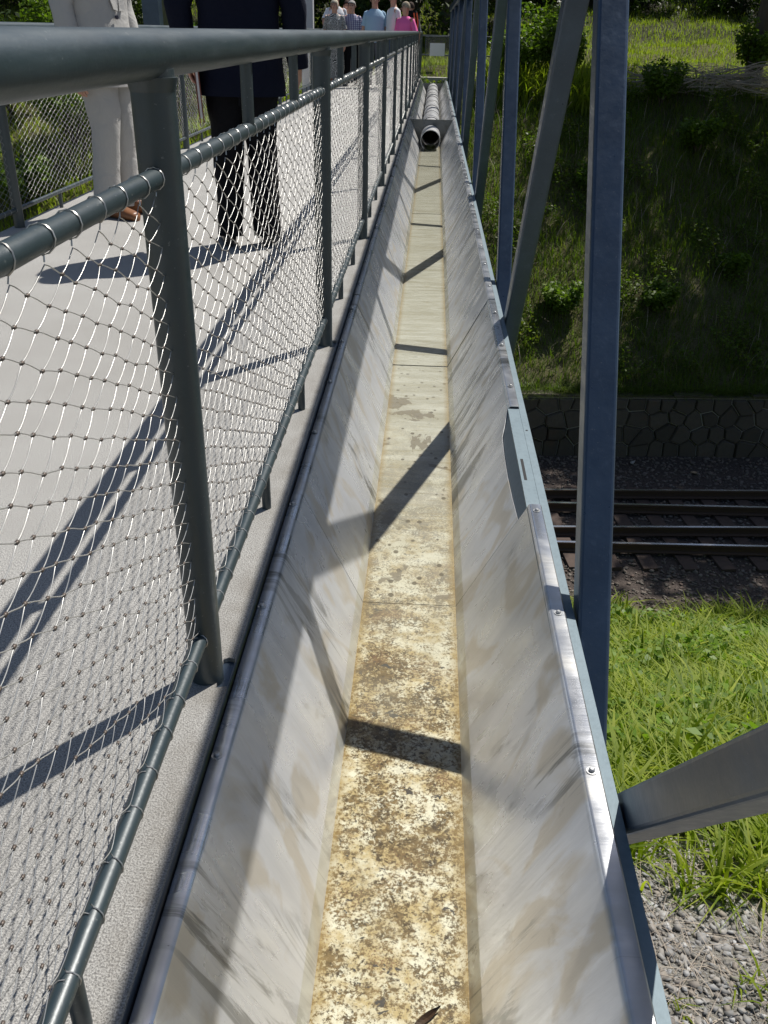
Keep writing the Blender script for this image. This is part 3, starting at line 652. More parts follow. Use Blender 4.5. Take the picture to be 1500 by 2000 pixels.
# trusses -----------------------------------------------------------
AB = [1.60, 4.47, 7.8, 11.5, 15.2, 18.8, 22.4]; BB = [1.007, 3.84, 7.2, 10.85, 14.55, 18.15, 21.75, 25.3]
TZ = 1.57
def truss(xc, label, group=None, sel=None):
    e = empty('steel_truss', label, 'truss', (0, 0, 0), group)
    prof = rsq(.035, .035, .008)
    MB().sweep([(xc, -2, TZ), (xc, 25.9, TZ)], rsq(.06, .06, .01)).build('top_chord', MAT['truss'], e)
    MB().sweep([(xc, -2, -.50), (xc, 25.9, -.50)], rsq(.038, .05, .01)).build('bottom_chord', MAT['truss'], e)
    for y in AB:
        k = .625; MB().sweep([(xc, y-k*.43+.035, -.46), (xc, y+k*(TZ-.03)+.035, TZ-.03)], prof, True, (1, 0, 0)).build('upright_brace', MAT['truss'], e)
    for y in BB:
        k = .78; MB().sweep([(xc, y+k*.43+.044, -.46), (xc, y-k*(TZ+.0)+.044-.01, TZ-.03)], prof, True, (1, 0, 0)).build('diagonal_brace', MAT['truss'], e)
    MB().sweep([(xc, 25.86, -.46), (xc, 25.86, TZ)], prof, True, (1, 0, 0)).build('end_post', MAT['truss'], e)
    return e
truss(.395, 'blue grey steel truss with slanted square braces along the trough')

# trough ------------------------------------------------------------
tE = empty('water_trough', 'long stainless steel water trough carried along the footbridge', 'trough', (0, 0, 0))
ZB = -.368
Lp = [(-.329, -.036), (-.3288, -.031), (-.327, -.030), (-.312, -.030), (-.3065, -.0315), (-.3025, -.035), (-.300, -.040), (-.141, ZB+.003), (-.139, ZB)]
Rp = [(.127, ZB), (.129, ZB+.003), (.2965, -.040), (.2985, -.0345), (.302, -.031), (.306, -.030), (.329, -.030), (.331, -.032), (.332, -.042)]
YS = [-1.95]+[.05+2.05*k for k in range(13)]+[25.3]
def section(ya, yb, k):
    e = MB(); dx = random.uniform(-.0012, .0012); dz = random.uniform(-.001, .001)+(.0025 if k % 2 else 0)
    prof = Lp+Rp; nl = len(Lp); steps = max(2, int((yb-ya)/.14)); ys = np.linspace(ya+.0028, yb-.0028, steps+1)
    ph = random.uniform(0, 6)
    def P(i, y):
        x, z = prof[i]
        x += dx; z += dz
        if 6 <= i <= 7 or 10 <= i <= 11: x += .0012*math.sin(y*2.3+ph)*(1 if i in (6, 11) else .3)
        if k == 2 and i >= nl+2:   # buckled, cut-out stretch of the right flange
            if y < 2.802 and i == nl+2:
                d = (.040+.012*math.sin((y-2.1)*4.6))*min(1, max(0, (2.80-y)/.13)); x -= .512*d; z -= d
        return (x, y, z)
    if k == 2: ys = np.array(sorted(list(ys)+[2.67, 2.72, 2.801]))
    for a, b in zip(ys[:-1], ys[1:]):
        for i in range(len(prof)-1):
            if k == 2 and i >= nl+2 and b < 2.803: continue
            e.cm = 1 if i == nl-1 else (2 if (i < 5 or i > len(prof)-6) and not (k == 2 and i >= nl+2 and b < 2.802) else 0)
            e.add([P(i, a), P(i+1, a), P(i+1, b), P(i, b)], [(0, 3, 2, 1)])
    o = e.build('channel_section', [MAT['steel'], MAT['floor'], MAT['flange']], tE)
    bm = bmesh.new(); bm.from_mesh(o.data); bmesh.ops.remove_doubles(bm, verts=bm.verts[:], dist=.0001)
    bmesh.ops.recalc_face_normals(bm, faces=bm.faces[:]); bmesh.ops.solidify(bm, geom=bm.faces[:], thickness=.0018); bm.to_mesh(o.data); bm.free(); smooth_by_angle(o, 32)
    return o
random.seed(9)
for k, (a, b) in enumerate(zip(YS[:-1], YS[1:])):
    if a < b: section(a, b, k)
# joint strips under the seams keep the trough closed
for y in YS[1:-1]:
    m_ = MB(); pr = [(-.139-.001, ZB-.003), (.127+.001, ZB-.003)]
    m_.add([(-.304, y-.02, -.040), (-.144, y-.02, ZB-.004), (.132, y-.02, ZB-.004), (.300, y-.02, -.040), (-.304, y+.02, -.040), (-.144, y+.02, ZB-.004), (.132, y+.02, ZB-.004), (.300, y+.02, -.040)],
           [(0, 1, 5, 4), (1, 2, 6, 5), (2, 3, 7, 6)]); m_.build('joint_strip', MAT['dark'], tE)
bolt = MB().tube([(0, 0, 0), (0, 0, .0016)], .0095, 16).tube([(0, 0, .0016), (0, 0, .0055), (0, 0, .0068)], .0056, 12, True, [1, .9, .55]).build('bolt', MAT['bolt'], tE)
bolt.location = (-.3195, .18, -.0268); MATS = bolt
yb_ = .645
for k in range(53):
    y = yb_+.465*k
    inst(bolt, 'bolt', tE, (-.3195, y+.01*math.sin(k*2.), -.0268))
    if not 2.12 < y < 2.8: inst(bolt, 'bolt', tE, (.3175, y+.02, -.0268))
# water surface
ZW = -.331; m_ = MB(); ys = np.linspace(-1.9, 13.4, 80)
for a, b in zip(ys[:-1], ys[1:]): m_.add([(-.1585, a, ZW), (.1455, a, ZW), (.1455, b, ZW), (-.1585, b, ZW)], [(0, 1, 2, 3)])
tag(m_.build('water', MAT['water']), kind='structure')
# plate that carries the right flange
o = MB().box((.296, -2, -.30), (.3325, 25.3, -.037)).build('carrier_plate', MAT['plate'], tE)
o = MB().box((.3335, -2, -.31), (.355, 25.3, -.038)).build('edge_plate', MAT['plate'], tE)
q_ = [(.2995, -.0385), (.2995, -.25), (.196, -.25)]; m_ = MB(); m_.add([(x, y, z) for y in (2.104, 2.83) for x, z in q_], [(0, 1, 2), (5, 4, 3), (0, 3, 4, 1), (1, 4, 5, 2), (2, 5, 3, 0)]); m_.build('inner_plate', MAT['plate'], tE)
o = MB().box((.304, 2.26, -.04), (.312, 2.40, -.0364)).build('slot_shade', MAT['dark'], tE)  # dark patch laid on the plate, standing in for the shade inside a slot
MB().tube([(.343, 2.62, -.0375), (.343, 2.62, -.0372)], .004, 10).build('hole_shade', MAT['dark'], tE)  # thin dark disc in place of the shade in a bolt hole
MB().box((-.3328, -1.9, -.30), (-.3295, 25.3, -.040)).build('gap_shade_strip', MAT['dark'], tE)  # added black strip that stands in for shade in the gap beside the deck
# support legs beneath trough
for k in range(13): MB().box((-.30, .9+2.05*k, ZB-.10), (.34, .98+2.05*k, ZB-.012)).build('support_bar', MAT['truss'], tE)

# pipe with divider plates
PR = .134; PC = Vector((-.006, 0, -.234))
pE = empty('drain_pipe', 'pale steel pipe with dark joint bands lying in the far trough', 'pipe', (0, 0, 0))
def ringtube(name, y0, y1, r, th_, mat, parent):
    m_ = MB(); n = 36
    for yy_, rr in ((y0, r), (y1, r), (y1, r-th_), (y0, r-th_)): m_.v += [(PC.x+rr*math.cos(2*math.pi*q/n), yy_, PC.z+rr*math.sin(2*math.pi*q/n)) for q in range(n)]
    for a in range(4):
        b = (a+1) % 4
        for q in range(n): m_.f.append((a*n+q, b*n+q, b*n+(q+1) % n, a*n+(q+1) % n)); m_.mi.append(0)
    o = m_.build(name, mat, parent); smooth_by_angle(o, 40); return o
ringtube('pipe_mouth', 13.0, 13.69, PR, .008, MAT['pipe'], pE)
for k in range(9):
    a = 13.74+k*1.28; ringtube('pipe_section', a, a+1.26, PR-.002+.004*(k % 2), .008, MAT['pipe'], pE)
    ringtube('joint_band', a+1.245, a+1.285, PR+.006, .012, MAT['rubber'], pE)
def plate(y, name, lab, hole=True, top=-.028):
    m_ = MB(); n = 48; dzs = (0, .006)
    tp = [(-.31, top), (-.1385, ZB+.002), (.1265, ZB+.002), (.306, top)]
    def outer(a):
        d = (math.cos(a), math.sin(a)); best = 9
        for k in range(4):
            p, q = tp[k], tp[(k+1) % 4]; ex_, ez_ = q[0]-p[0], q[1]-p[1]; den = d[0]*ez_-d[1]*ex_
            if abs(den) < 1e-9: continue
            t = ((p[0]-PC.x)*ez_-(p[1]-PC.z)*ex_)/den; u_ = ((p[0]-PC.x)*d[1]-(p[1]-PC.z)*d[0])/den
            if t > 0 and -1e-6 <= u_ <= 1+1e-6: best = min(best, t)
        return best
    angs = sorted([2*math.pi*k/n for k in range(n)]+[math.atan2(z-PC.z, x-PC.x) % (2*math.pi) for x, z in tp])
    N_ = len(angs)
    for dy in dzs:
        for a in angs: o_ = outer(a); m_.v.append((PC.x+math.cos(a)*o_, y+dy, PC.z+math.sin(a)*o_))
        for a in angs: i_ = min(PR-.002 if hole else .001, outer(a)); m_.v.append((PC.x+math.cos(a)*i_, y+dy, PC.z+math.sin(a)*i_))
    for s_ in (0, 1):
        o_ = s_*2*N_
        for k in range(N_): b = (k+1) % N_; m_.f.append((o_+k, o_+b, o_+N_+b, o_+N_+k)); m_.mi.append(0)
    for k in range(N_): b = (k+1) % N_; m_.f.append((k, 2*N_+k, 2*N_+b, b)); m_.mi.append(0)
    return tag(m_.build(name, MAT['platedark'], None), lab, 'plate')
MAT['platedark'] = steel('bulkhead_steel', (.22, .22, .21), (.16, .15, .13), metal=.6)
plate(13.70, 'divider_plate', 'dark steel divider plate that holds the open pipe mouth')
plate(25.25, 'end_plate', 'grey end plate closing the far end of the trough', True, -.10)

# far abutment
ab = empty('bridge_abutment', 'pale concrete kerb at the far end of the trough', 'abutment', (0, 26.3, 0))
MB().box((-.42, .0, -1.2), (1.2, .35, -.012)).build('kerb', MAT['concrete'], ab)
MB().box((-.40, -.9, -.10), (-.335, .0, .0)).build('side_kerb', MAT['concrete'], ab)
tag(MB().box((-2.7, 27.32, -1.6), (-.44, 30.5, -.01)).build('path', MAT['concrete']), kind='structure')

# dead leaf in the water
m_ = MB(); L = .055
for k in range(9):
    t = k/8; wd_ = .0052*math.sin(math.pi*min(1, t*1.05+.05))**.7+.001; y = (t-.5)*L
    m_.v += [(-wd_, y, .004+.006*t), (0, y, .001+.008*abs(t-.5)), (wd_, y, .007*t+.002)]
for k in range(8):
    for q in range(2): m_.f.append((k*3+q, k*3+q+1, k*3+q+4, k*3+q+3)); m_.mi.append(0)
o = m_.build('dead_leaf', MAT['deadleaf'], None); o.location = (.056, .895, ZB+.004); o.rotation_euler = (.1, .15, R(-52)); tag(o, 'curled brown leaf lying in the trough near the lower edge', 'leaf')

# wire gate with blank white sheet at the far end
gE = empty('wire_gate', 'wire mesh gate panel hung behind the end of the trough', 'gate', (-.27, 29, .02))
fr = MB()
for a, b in (((0, 0, 0), (0, 0, .92)), ((1.1, 0, 0), (1.1, 0, .92)), ((0, 0, .91), (1.1, 0, .91)), ((0, 0, .01), (1.1, 0, .01))): fr.tube([a, b], .012, 8)
fr.build('gate_frame', MAT['rail'], gE)
m_ = MB()
for k in range(-18, 22):
    for sgn in (1, -1):
        p = []
        for t in np.linspace(0, 1, 2):
            pass
        x0 = k*.06; x1 = x0+.45*1.0; a = (x0, .02) if sgn > 0 else (x0+.9, .02); b = (x0+.9, .90) if sgn > 0 else (x0, .90)
        # clip to the frame
        def cl(a, b):
            (xa, za), (xb, zb) = a, b; t0, t1 = 0, 1; dx = xb-xa
            for lim, s_ in ((0, 1), (1.1, -1)):
                if dx == 0: continue
                t = (lim-xa)/dx
                if dx*s_ > 0: t0 = max(t0, t)
                else: t1 = min(t1, t)
            return None if t0 >= t1 else ((xa+dx*t0, za+(zb-za)*t0), (xa+dx*t1, za+(zb-za)*t1))
        c_ = cl(a, b)
        if c_: m_.tube([(c_[0][0], 0, c_[0][1]), (c_[1][0], 0, c_[1][1])], .0022, 3, False)
m_.build('wire_mesh', MAT['wire'], gE)
tag(MB().box((-.14, 28.975, .44), (.29, 28.98, .77)).build('notice_sheet', MAT['paper']), 'blank white sheet fixed to the wire gate', 'sheet')
fE = empty('post_fence', 'low dark rail fence beyond the gate', 'fence', (0, 29.6, 0))
for z in (.45, .95): MB().tube([(-3, 0, z), (4, 0, z)], .022, 8).build('rail', MAT['rail'], fE)
for x_ in (-3, -1.2, .6, 2.4, 4): MB().tube([(x_, 0, -.6), (x_, 0, 1.0)], .03, 8).build('post', MAT['rail'], fE)

# left side: slim poles and a pale column seen behind the left railing
o = MB().sweep([(-4.3, 8.6, -2), (-3.12, 8.4, 1.1), (-2.83, 8.3, 2.6)], rsq(.02, .02, .005)).build('leaning_pole', MAT['truss']); 
bpy.data.objects.remove(o)
def px(xp, yp, Yd):   # point of the world at depth Yd on the sight line measured in the photograph
    d = fw+r2*((xp-750)/1735.06)-u2*((yp-1000)/1735.06); return Vector((0, 0, H))+d*(Yd/d.y)
a_ = px(100, -10, 21); b_ = px(117, 62, 21)
tag(MB().sweep([b_-(a_-b_)*.55, a_+(a_-b_)*1.0], rsq(.055, .055, .01)).build('leaning_pole', MAT['truss']), 'slim leaning grey pole behind the left railing at the upper left', 'pole')
a_ = px(300, 60, 21)
tag(MB().box((a_.x-.17, 20.9, -2.6), (a_.x+.17, 21.2, 3.4)).build('grey_post', MAT['truss']), 'blue grey square post behind the man in the pale suit', 'post')
a_ = px(323, 60, 24)
zt = float(ground(a_.x, 24))
tag(MB().tube([(a_.x-.1, 24, zt-.3), (a_.x, 24, 1.5), (a_.x+.1, 24, 6)], .19, 10, True, [1.2, 1, .8]).build('bare_trunk', simple('olive_bark', (.13, .13, .07), .9, 0, .4, 8, .6)), 'olive brown bare tree trunk left of the dark suit', 'tree trunk')
tag(MB().box((-2.78, 20.8, -.6), (-2.53, 21.0, 3.4)).build('pale_column', simple('pale_grey', (.5, .5, .52), .6, 0, .05, 3)), 'pale grey column at the left deck edge beside the group', 'column')

# ------------------------------------------------------------------ people
def cloth(name, col, var=.12, sc=6, bump=.35):
    m = N(name); wv = m.noise(220, 2)
    c = m.mix(m.noise(sc, 4), tuple(x*(1-var) for x in col), tuple(min(1, x*(1+var)) for x in col))
    m.set(c, .85, 0, .2); m.bump(m.math('ADD', m.math('MULTIPLY', m.noise(11, 4, .6, None, .6), 1.0), m.math('MULTIPLY', wv, .05)), bump, .02); return m.m
SKIN = N('skin'); SKIN.set(SKIN.mix(SKIN.noise(9), (.50, .27, .19), (.60, .35, .26)), .5); SKIN.b.inputs['Subsurface Weight'].default_value = .08; SKIN.b.inputs['Subsurface Radius'].default_value = (.02, .008, .004); SKIN = SKIN.m
EYE = simple('eye', (.03, .025, .02), .3); LIP = simple('lip', (.38, .14, .11), .5)
def skinbody(J, parent):
    """one continuous body grown over a skeleton; J = joints"""
    V = []; E = []; Rd = []
    def v(p, r, to=None):
        V.append(Vector(p)); Rd.append(r if isinstance(r, tuple) else (r, r))
        if to is not None: E.append((to, len(V)-1))
        return len(V)-1
    pel = v(J['pelvis'], (.13, .10)); sp = v(J['pelvis']*.55+J['neck']*.45, (.115, .09), pel); ch = v(J['pelvis']*.22+J['neck']*.78, (.135, .10), sp)
    nk = v(J['neck'], .055, ch); hd1 = v(J['neck']*.6+J['head']*.4+Vector((0, .01, 0)), .058, nk); hd = v(J['head'], (.078, .088), hd1); v(J['head']+Vector((0, -.008, .065)), (.066, .072), hd)
    for s in ('L', 'R'):
        sh, el, wr, ha = (J[k+s] for k in ('sh', 'el', 'wr', 'ha'))
        a = v(sh, .052, ch); b = v(el, .040, a); c = v(wr, .026, b); d_ = (ha-wr).normalized(); p_ = v(wr+d_*.05, (.036, .018), c)
        side = J.get('palm'+s, Vector((0, 1, 0))); side = (side-d_*side.dot(d_)).normalized(); nrm = d_.cross(side)*(1 if s == 'L' else -1); curl = J.get('curl'+s, .4)
        for q, off in enumerate((-.027, -.009, .009, .027)):
            L = (.062, .078, .072, .056)[q]; k0 = v(wr+d_*.092+side*-off, .0092, p_)
            k1 = v(V[k0]+d_*L*.5+nrm*L*curl*.35, .0085, k0); v(V[k1]+d_*L*.42*(1-curl*.5)+nrm*L*curl*.6, .0075, k1)
        t0 = v(wr+d_*.035+side*.036, .0105, p_); v(V[t0]+side*.018+d_*.035+nrm*.012, .009, t0)
    for s in ('L', 'R'):
        hp, kn, an, to = (J[k+s] for k in ('hp', 'kn', 'an', 'to'))
        a = v(hp, .085, pel); b = v(kn, .056, a); c = v(an, .040, b); v(to, (.036, .026), c)
    me = bpy.data.meshes.new('body'); me.from_pydata(V, E, []); o = bpy.data.objects.new('body_tmp', me); COL.objects.link(o)
    md = o.modifiers.new('s', 'SKIN')
    for k, sv in enumerate(me.skin_vertices[0].data): sv.radius = Rd[k]; sv.use_root = (k == 0)
    md.use_smooth_shade = True; su = o.modifiers.new('u', 'SUBSURF'); su.levels = 1; su.render_levels = 1
    dg = bpy.context.evaluated_depsgraph_get(); m2 = bpy.data.meshes.new_from_object(o.evaluated_get(dg)); bpy.data.objects.remove(o)
    m2.name = 'body'; m2.materials.clear(); m2.materials.append(SKIN); m2.polygons.foreach_set('use_smooth', [True]*len(m2.polygons))
    b = bpy.data.objects.new('body', m2); COL.objects.link(b); b.parent = parent; return b
def loft(rings, mat, name, parent, n=20, wr=.006, seed=0, caps=False, freq=30):
    """rings: (centre, axis a, half-width a, axis b, half-depth b)"""
    m_ = MB(); 
    # refine
    RR = []
    for k in range(len(rings)-1):
        for t in (0, .25, .5, .75):
            s = t; RR.append(tuple((Vector(rings[k][i])*(1-s)+Vector(rings[k+1][i])*s) if i in (0, 1, 3) else rings[k][i]*(1-s)+rings[k+1][i]*s for i in range(5)))
    RR.append(tuple(Vector(r_) if i in (0, 1, 3) else r_ for i, r_ in enumerate(rings[-1])))
    for c, a, ra, b, rb in RR:
        for q in range(n):
            an = 2*math.pi*q/n; ca, sa = math.cos(an), math.sin(an); ex = .86
            ca_ = math.copysign(abs(ca)**ex, ca); sa_ = math.copysign(abs(sa)**ex, sa)
            p = c+a*(ra*ca_)+b*(rb*sa_); nz = mnoise.noise(p*9+Vector((seed, seed*2.3, 0)))+.6*mnoise.noise(Vector((p.x*14, p.y*14, p.z*freq))+Vector((seed*3, 0, 0)))
            m_.v.append(tuple(p+(p-c).normalized()*nz*wr))
    for k in range(len(RR)-1):
        for q in range(n): m_.f.append((k*n+q, k*n+(q+1) % n, (k+1)*n+(q+1) % n, (k+1)*n+q)); m_.mi.append(0)
    if caps:
        for k in (0, len(RR)-1): m_.f.append(tuple(k*n+q for q in range(n))); m_.mi.append(0)
    return m_.build(name, mat, parent, True)
XA, YA_, ZA = Vector((1, 0, 0)), Vector((0, 1, 0)), Vector((0, 0, 1))
def limb(pts, rad, mat, name, parent, wr=.006, seed=0, side=XA):
    rings = []
    P = [Vector(p) for p in pts]
    for i, p in enumerate(P):
        t = (P[min(i+1, len(P)-1)]-P[max(i-1, 0)]).normalized(); a = (side-t*side.dot(t)).normalized(); b = t.cross(a)
        ra, rb = rad[i] if isinstance(rad[i], tuple) else (rad[i], rad[i]); rings.append((p, a, ra, b, rb))
    return loft(rings, mat, name, parent, 18, wr, seed)
def person(loc, face, ht, label, top, bottom, shoes, hair, top_kind='shirt', arms=None, sleeves='short', dress=None, hairlen=0, fat=1.0, hand=None, stance=.10, group='people standing on the bridge', headturn=0, bald=False, shorts=False):
    e = empty('person', label, 'person', loc, group); e.rotation_euler = (0, 0, face); k = ht/1.75
    S = lambda x, y, z: Vector((x*k, y*k, z*k))
    J = dict(pelvis=S(0, 0, .95), neck=S(0, -.005, 1.46), head=S(0, .015, 1.63))
    for s, sg in (('L', -1), ('R', 1)):
        J['sh'+s] = S(sg*.175, 0, 1.40); J['el'+s] = S(sg*.235, -.01, 1.12); J['wr'+s] = S(sg*.25, .06, .87); J['ha'+s] = S(sg*.25, .09, .78)
        J['hp'+s] = S(sg*.085, 0, .90); J['kn'+s] = S(sg*stance, .02, .49); J['an'+s] = S(sg*(stance+.01), -.02, .09); J['to'+s] = S(sg*(stance+.03), .12, .035)
    if arms:
        for kk, vv_ in arms.items(): J[kk] = S(*vv_)
    body = skinbody(J, e)
    torso = lambda zs: [(S(0, cy, z), XA, a*k*fat, YA_, b*k*fat) for z, a, b, cy in zs]
    if top_kind == 'jacket':
        loft(torso([(.72, .215, .150, -.005), (.82, .208, .148, 0), (.95, .198, .142, 0), (1.08, .190, .135, 0), (1.22, .205, .140, 0), (1.36, .215, .130, 0), (1.43, .175, .100, -.005), (1.475, .075, .07, -.005)]), top, 'jacket', e, 28, .006, hash(label) % 50)
        rr = (.078, .066, .060, .056)
        for s in 'LR':
            sh, el, wr = J['sh'+s], J['el'+s], J['wr'+s]
            limb([sh+(sh-el)*.12, sh*.5+el*.5, el, el*.4+wr*.6, wr+(J['ha'+s]-wr)*.15], [.075*k, .070*k, .062*k, .056*k, .052*k], top, 'sleeve', e, .008, 3 if s == 'L' else 8)
    else:
        zb = .86 if top_kind == 'shirt' else .70
        loft(torso([(zb, .175, .130, 0), (.95, .178, .135, .004), (1.08, .172, .132, .006), (1.22, .176, .130, .004), (1.34, .178, .116, 0), (1.42, .142, .085, -.005), (1.475, .068, .062, -.005)]), top, 'shirt', e, 24, .006, hash(label) % 50)
        for s in 'LR':
            sh, el, wr = J['sh'+s], J['el'+s], J['wr'+s]
            if sleeves == 'long': limb([sh+(sh-el)*.12, sh*.5+el*.5, el, wr], [.068*k, .060*k, .052*k, .040*k], top, 'sleeve', e, .006, 4)
            else: limb([sh+(sh-el)*.10+Vector((-.03 if sh.x > 0 else .03, 0, .0)), sh, sh*.5+el*.5, sh*.15+el*.85], [.030*k, .050*k, .058*k, .064*k], top, 'sleeve', e, .005, 5)
    if dress: loft(torso([(.16, .20, .17, 0), (.35, .205, .17, 0), (.6, .20, .16, 0), (.9, .185, .145, 0), (1.05, .170, .13, 0)]), dress, 'skirt', e, 26, .012, 3, False, 8)
    else:
        for s, sd_ in (('L', 1), ('R', 6)):
            hp, kn, an = J['hp'+s], J['kn'+s], J['an'+s]
            if shorts: limb([hp+S(0, 0, .09), hp, (hp+kn)/2, kn*.85+hp*.15], [(.10*k, .13*k), (.105*k, .125*k), .092*k, .088*k], bottom, 'trouser_leg', e, .005, sd_)
            else: limb([hp+S(0, 0, .10), hp, (hp+kn)/2, kn, (kn+an)/2, an+S(0, 0, -.035)], [(.098*k, .128*k), (.105*k, .125*k), (.092*k, .100*k), (.078*k, .082*k), (.070*k, .078*k), (.068*k, .085*k)], bottom, 'trouser_leg', e, .013, sd_)
    for s in 'LR':
        an, to = J['an'+s], J['to'+s]; c0 = Vector((an.x, an.y-.045*k, .042*k)); d_ = Vector((to.x-an.x, to.y-an.y, 0)).normalized(); sidev = d_.cross(ZA)
        rings = []
        for t, a_, h_ in ((0, .018, .03), (.08, .034, .045), (.3, .038, .050), (.55, .040, .040), (.8, .044, .030), (.95, .036, .024), (1.0, .016, .015)):
            rings.append((Vector((c0.x, c0.y, 0))+d_*(t*.285*k)+ZA*(h_*k), sidev, a_*k, ZA, h_*k))
        loft(rings, shoes, 'shoe', e, 16, .001, 2, True)
    # head details
    h = J['head']; Rm = Matrix.Rotation(headturn, 3, 'Z')
    def at(x, y, z): return h+Rm @ (Vector((x, y, z))*k)
    for sg in (-1, 1):
        MB().tube([at(sg*.030, .072, .012), at(sg*.030, .084, .012)], .009, 8, True).build('eye', EYE, e, True)
        MB().tube([at(sg*.078, -.012, -.025), at(sg*.088, -.016, .0), at(sg*.082, -.012, .028)], .011, 7, True, [.6, 1.1, .7]).build('ear', SKIN, e, True)
    MB().tube([at(0, .078, .016), at(0, .098, -.012), at(0, .090, -.024)], .011, 8, True, [.5, 1.1, .8]).build('nose', SKIN, e, True)
    MB().tube([at(-.022, .080, -.05), at(0, .088, -.048), at(.022, .080, -.05)], .005, 6, True).build('mouth', LIP, e, True)
    # hair: a shell over skull, longer at the back where asked
    m_ = MB(); nlat, nlon = 9, 22
    for i_ in range(nlat):
        for q in range(nlon):
            a = 2*math.pi*q/nlon; front = math.cos(a)  # front = +y
            low = (-.25 if front < .35 else .30)+(-1.0*hairlen if front < .45 else 0); top_ = math.pi/2
            phi = top_-(top_-low)*i_/(nlat-1); zz = math.sin(phi) if phi > -1.2 else -1; rr = math.cos(phi) if phi > 0 else 1.0-.05*abs(phi)
            nz = 1+.05*mnoise.noise(Vector((a*3, phi*4, hairlen)))
            p = Vector((math.sin(a)*.089*rr, math.cos(a)*.098*rr-.010, .028+.105*(math.sin(phi) if phi > 0 else phi*.95)))*nz
            if bald and phi > .75: p *= .93
            m_.v.append(tuple(h+Rm @ (p*k)))
    for i_ in range(nlat-1):
        for q in range(nlon): m_.f.append((i_*nlon+q, (i_+1)*nlon+q, (i_+1)*nlon+(q+1) % nlon, i_*nlon+(q+1) % nlon)); m_.mi.append(0)
    m_.build('hair', hair, e, True)
    return e, J
GREY = cloth('hair_grey', (.38, .36, .33), .3, 40); BLOND = cloth('hair_blond', (.62, .54, .42), .3, 40); BROWN = cloth('hair_brown', (.06, .04, .03), .3, 40); ASH = cloth('hair_ash', (.36, .30, .22), .4, 40)
PALE = cloth('pale_suit', (.50, .485, .46), .06, 5, .5); NAVY = cloth('navy_jacket', (.006, .008, .020), .2, 5, .5); BLACK = cloth('black_trousers', (.006, .006, .008), .2, 5, .5)
BSH = simple('black_shoe', (.02, .02, .02), .3); TSH = simple('tan_shoe', (.22, .09, .035), .4)
WHITE = cloth('white_cotton', (.72, .72, .74), .05, 5); LBLUE = cloth('light_blue_cotton', (.36, .52, .66), .08, 5); PINK = cloth('pink_cotton', (.85, .16, .42), .08, 5); JEAN = cloth('jeans', (.05, .08, .17), .2, 6); GREYC = cloth('grey_cloth', (.16, .17, .19), .1, 5)
m = N('plaid_cotton'); co = m.co((1, 1, 1)); 
def stripes(ax, sc): return m.ramp(m.n('TexWave', bands_direction=ax, i_Scale=sc, i_Vector=m.co()).outputs[1], [(.62, 0.0), (.72, 1.0)])
c = m.mix(stripes('X', 8.5), (.55, .55, .62), (.07, .05, .17)); c = m.mix(m.math('MULTIPLY', stripes('Z', 8.5), .75), c, (.07, .05, .17)); m.set(c, .8); PLAID = m.m
m = N('patterned_dress'); vr = m.n('TexVoronoi', feature='DISTANCE_TO_EDGE', i_Scale=11, i_Vector=m.co()).outputs[0]
v2 = m.math('SINE', m.math('MULTIPLY', vr, 62)); m.set(m.ramp(v2, [(.48, (.03, .03, .03)), (.55, (.70, .69, .66))]), .8); DRESS = m.m
# man in the pale suit: turned towards the right, arm hanging
e, J = person((-1.95, 5.78, 0), R(-108), 1.80, 'man in a pale grey suit and tan shoes facing the dark suited man', PALE, PALE, TSH, GREY, 'jacket', stance=.075,
              arms={'elR': (.225, -.06, 1.13), 'wrR': (.235, -.02, .82), 'haR': (.235, .0, .72)})
MB().tube([(0.035, .150, 1.10), (0.035, .160, 1.10)], .011, 12).build('button', simple('button', (.03, .03, .05), .3), e)
m_ = MB()
for sg in (-1, 1):
    m_.add([(sg*.05, .118, 1.44), (sg*.125, .128, 1.34), (sg*.05, .150, 1.14), (.005*sg, .148, 1.13), (sg*.05, .110, 1.44)], [(0, 1, 2, 3)])
m_.build('lapel', PALE, e)
# man in the dark suit, seen from behind, folder under his left arm
e, J = person((-.985, 5.03, 0), R(8), 1.84, 'man in a dark navy jacket and black trousers seen from behind', NAVY, BLACK, BSH, BROWN, 'jacket', stance=.085,
              arms={'elL': (-.275, -.03, 1.10), 'wrL': (-.255, .0, .90), 'haL': (-.25, .03, .82), 'elR': (.26, -.02, 1.10), 'wrR': (.275, .03, .86), 'haR': (.275, .05, .78)})
MB().box((-.012, -.152, .715), (.0, -.146, .92)).build('jacket_vent', BLACK, e)
fo = empty('folder', 'red brown folder with white papers held by the dark suited man', 'folder', (-1.20, 4.98, .655)); fo.rotation_euler = (R(14), R(-3), R(14))
MB().box((-.006, -.10, 0), (-.001, .13, .31)).box((.012, -.10, 0), (.017, .13, .31)).box((-.006, .124, 0), (.017, .13, .31)).build('cover', simple('folder_cover', (.16, .035, .02), .45), fo)
MB().box((0, -.095, .02), (.011, .12, .318)).build('papers', MAT['paper'], fo)
GP = 'group of visitors at the far end of the bridge'
G_ = dict(group=GP)
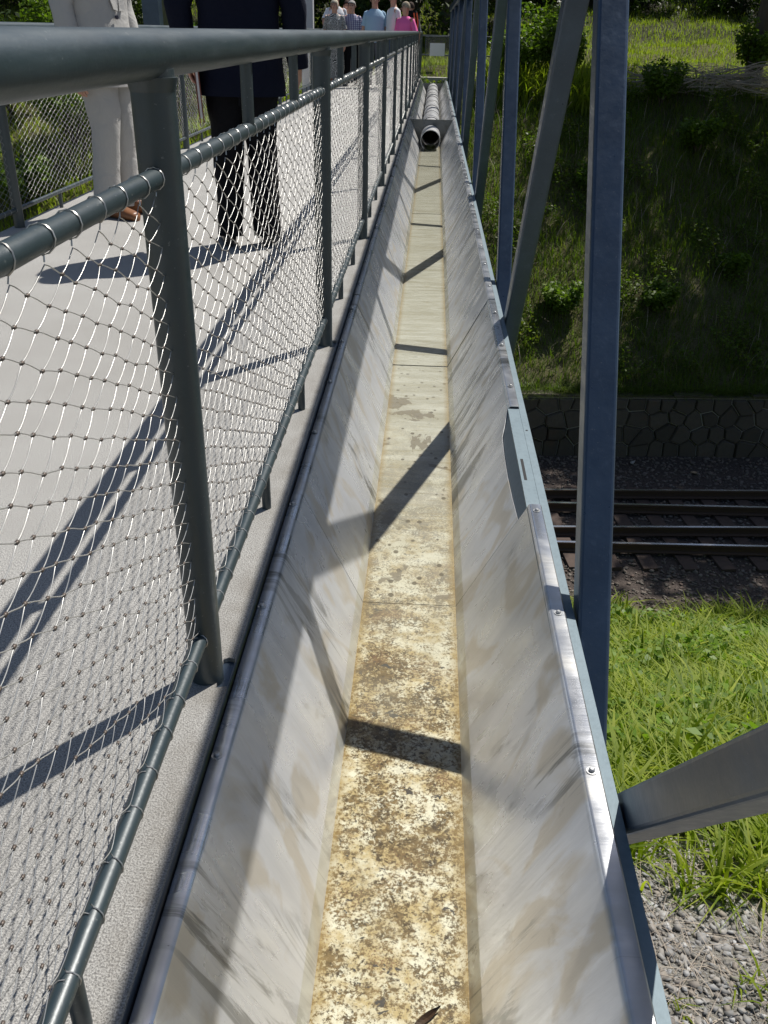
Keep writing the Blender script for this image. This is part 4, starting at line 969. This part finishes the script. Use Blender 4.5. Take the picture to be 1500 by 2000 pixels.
person((-2.10, 21.0, 0), R(172), 1.60, 'blond woman in a black and white patterned dress at the far rail', DRESS, DRESS, BSH, BLOND, dress=DRESS, hairlen=.75, fat=1.05, **G_)
person((-1.76, 21.2, 0), R(176), 1.60, 'man in a purple plaid shirt standing beside the patterned dress', PLAID, BLACK, BSH, GREY, bald=True, fat=1.12, shorts=False, **G_)
person((-1.25, 20.7, 0), R(188), 1.71, 'broad man in a light blue short sleeved shirt by the handrail', LBLUE, GREYC, BSH, GREY, fat=1.22, **G_)
person((-.86, 20.6, 0), R(120), 1.76, 'young man in a white T-shirt turned to the left by the handrail', WHITE, JEAN, BSH, BROWN, fat=.98, **G_)
person((-.60, 20.0, 0), R(150), 1.56, 'woman in a bright pink top leaning on the handrail', PINK, JEAN, BSH, ASH, fat=1.1, headturn=R(-50),
       arms={'elL': (-.29, .02, 1.13), 'wrL': (-.20, .16, 1.06), 'haL': (-.12, .19, 1.06)}, **G_)
person((-2.17, 22.0, 0), R(-160), 1.78, 'person in a white shirt stretching one arm to the left rail', WHITE, GREYC, BSH, ASH, fat=1.05,
       arms={'elR': (.30, .12, 1.18), 'wrR': (.30, .20, 1.06), 'haR': (.30, .28, 1.05)}, **G_)
person((-1.95, 22.3, 0), R(180), 1.62, 'person in grey standing behind the blond woman', GREYC, GREYC, BSH, BROWN, **G_)
e, J = person((-.55, 21.8, 0), R(30), 1.60, 'person in grey with an orange and black backpack behind the pink top', GREYC, JEAN, BSH, BROWN, **G_)
bp_ = empty('backpack', 'black backpack with orange stripes behind the woman in pink', 'backpack', (-.50, 21.35, 1.02))
m_ = MB(); loft([((0, 0, 0), XA, .10, YA_, .07), ((0, 0, .1), XA, .14, YA_, .09), ((0, 0, .3), XA, .14, YA_, .09), ((0, 0, .42), XA, .09, YA_, .06)], BLACK, 'bag', bp_, 16, .004, 1, True)
OR = simple('orange_fabric', (.75, .12, .03), .6)
for x_ in (.055, .115): MB().sweep([(x_, -.085, .03), (x_+.01, -.105, .2), (x_-.02, -.085, .38)], [(-.014, -.004), (.014, -.004), (.014, .004), (-.014, .004)], True, (1, 0, 0)).build('stripe', OR, bp_)
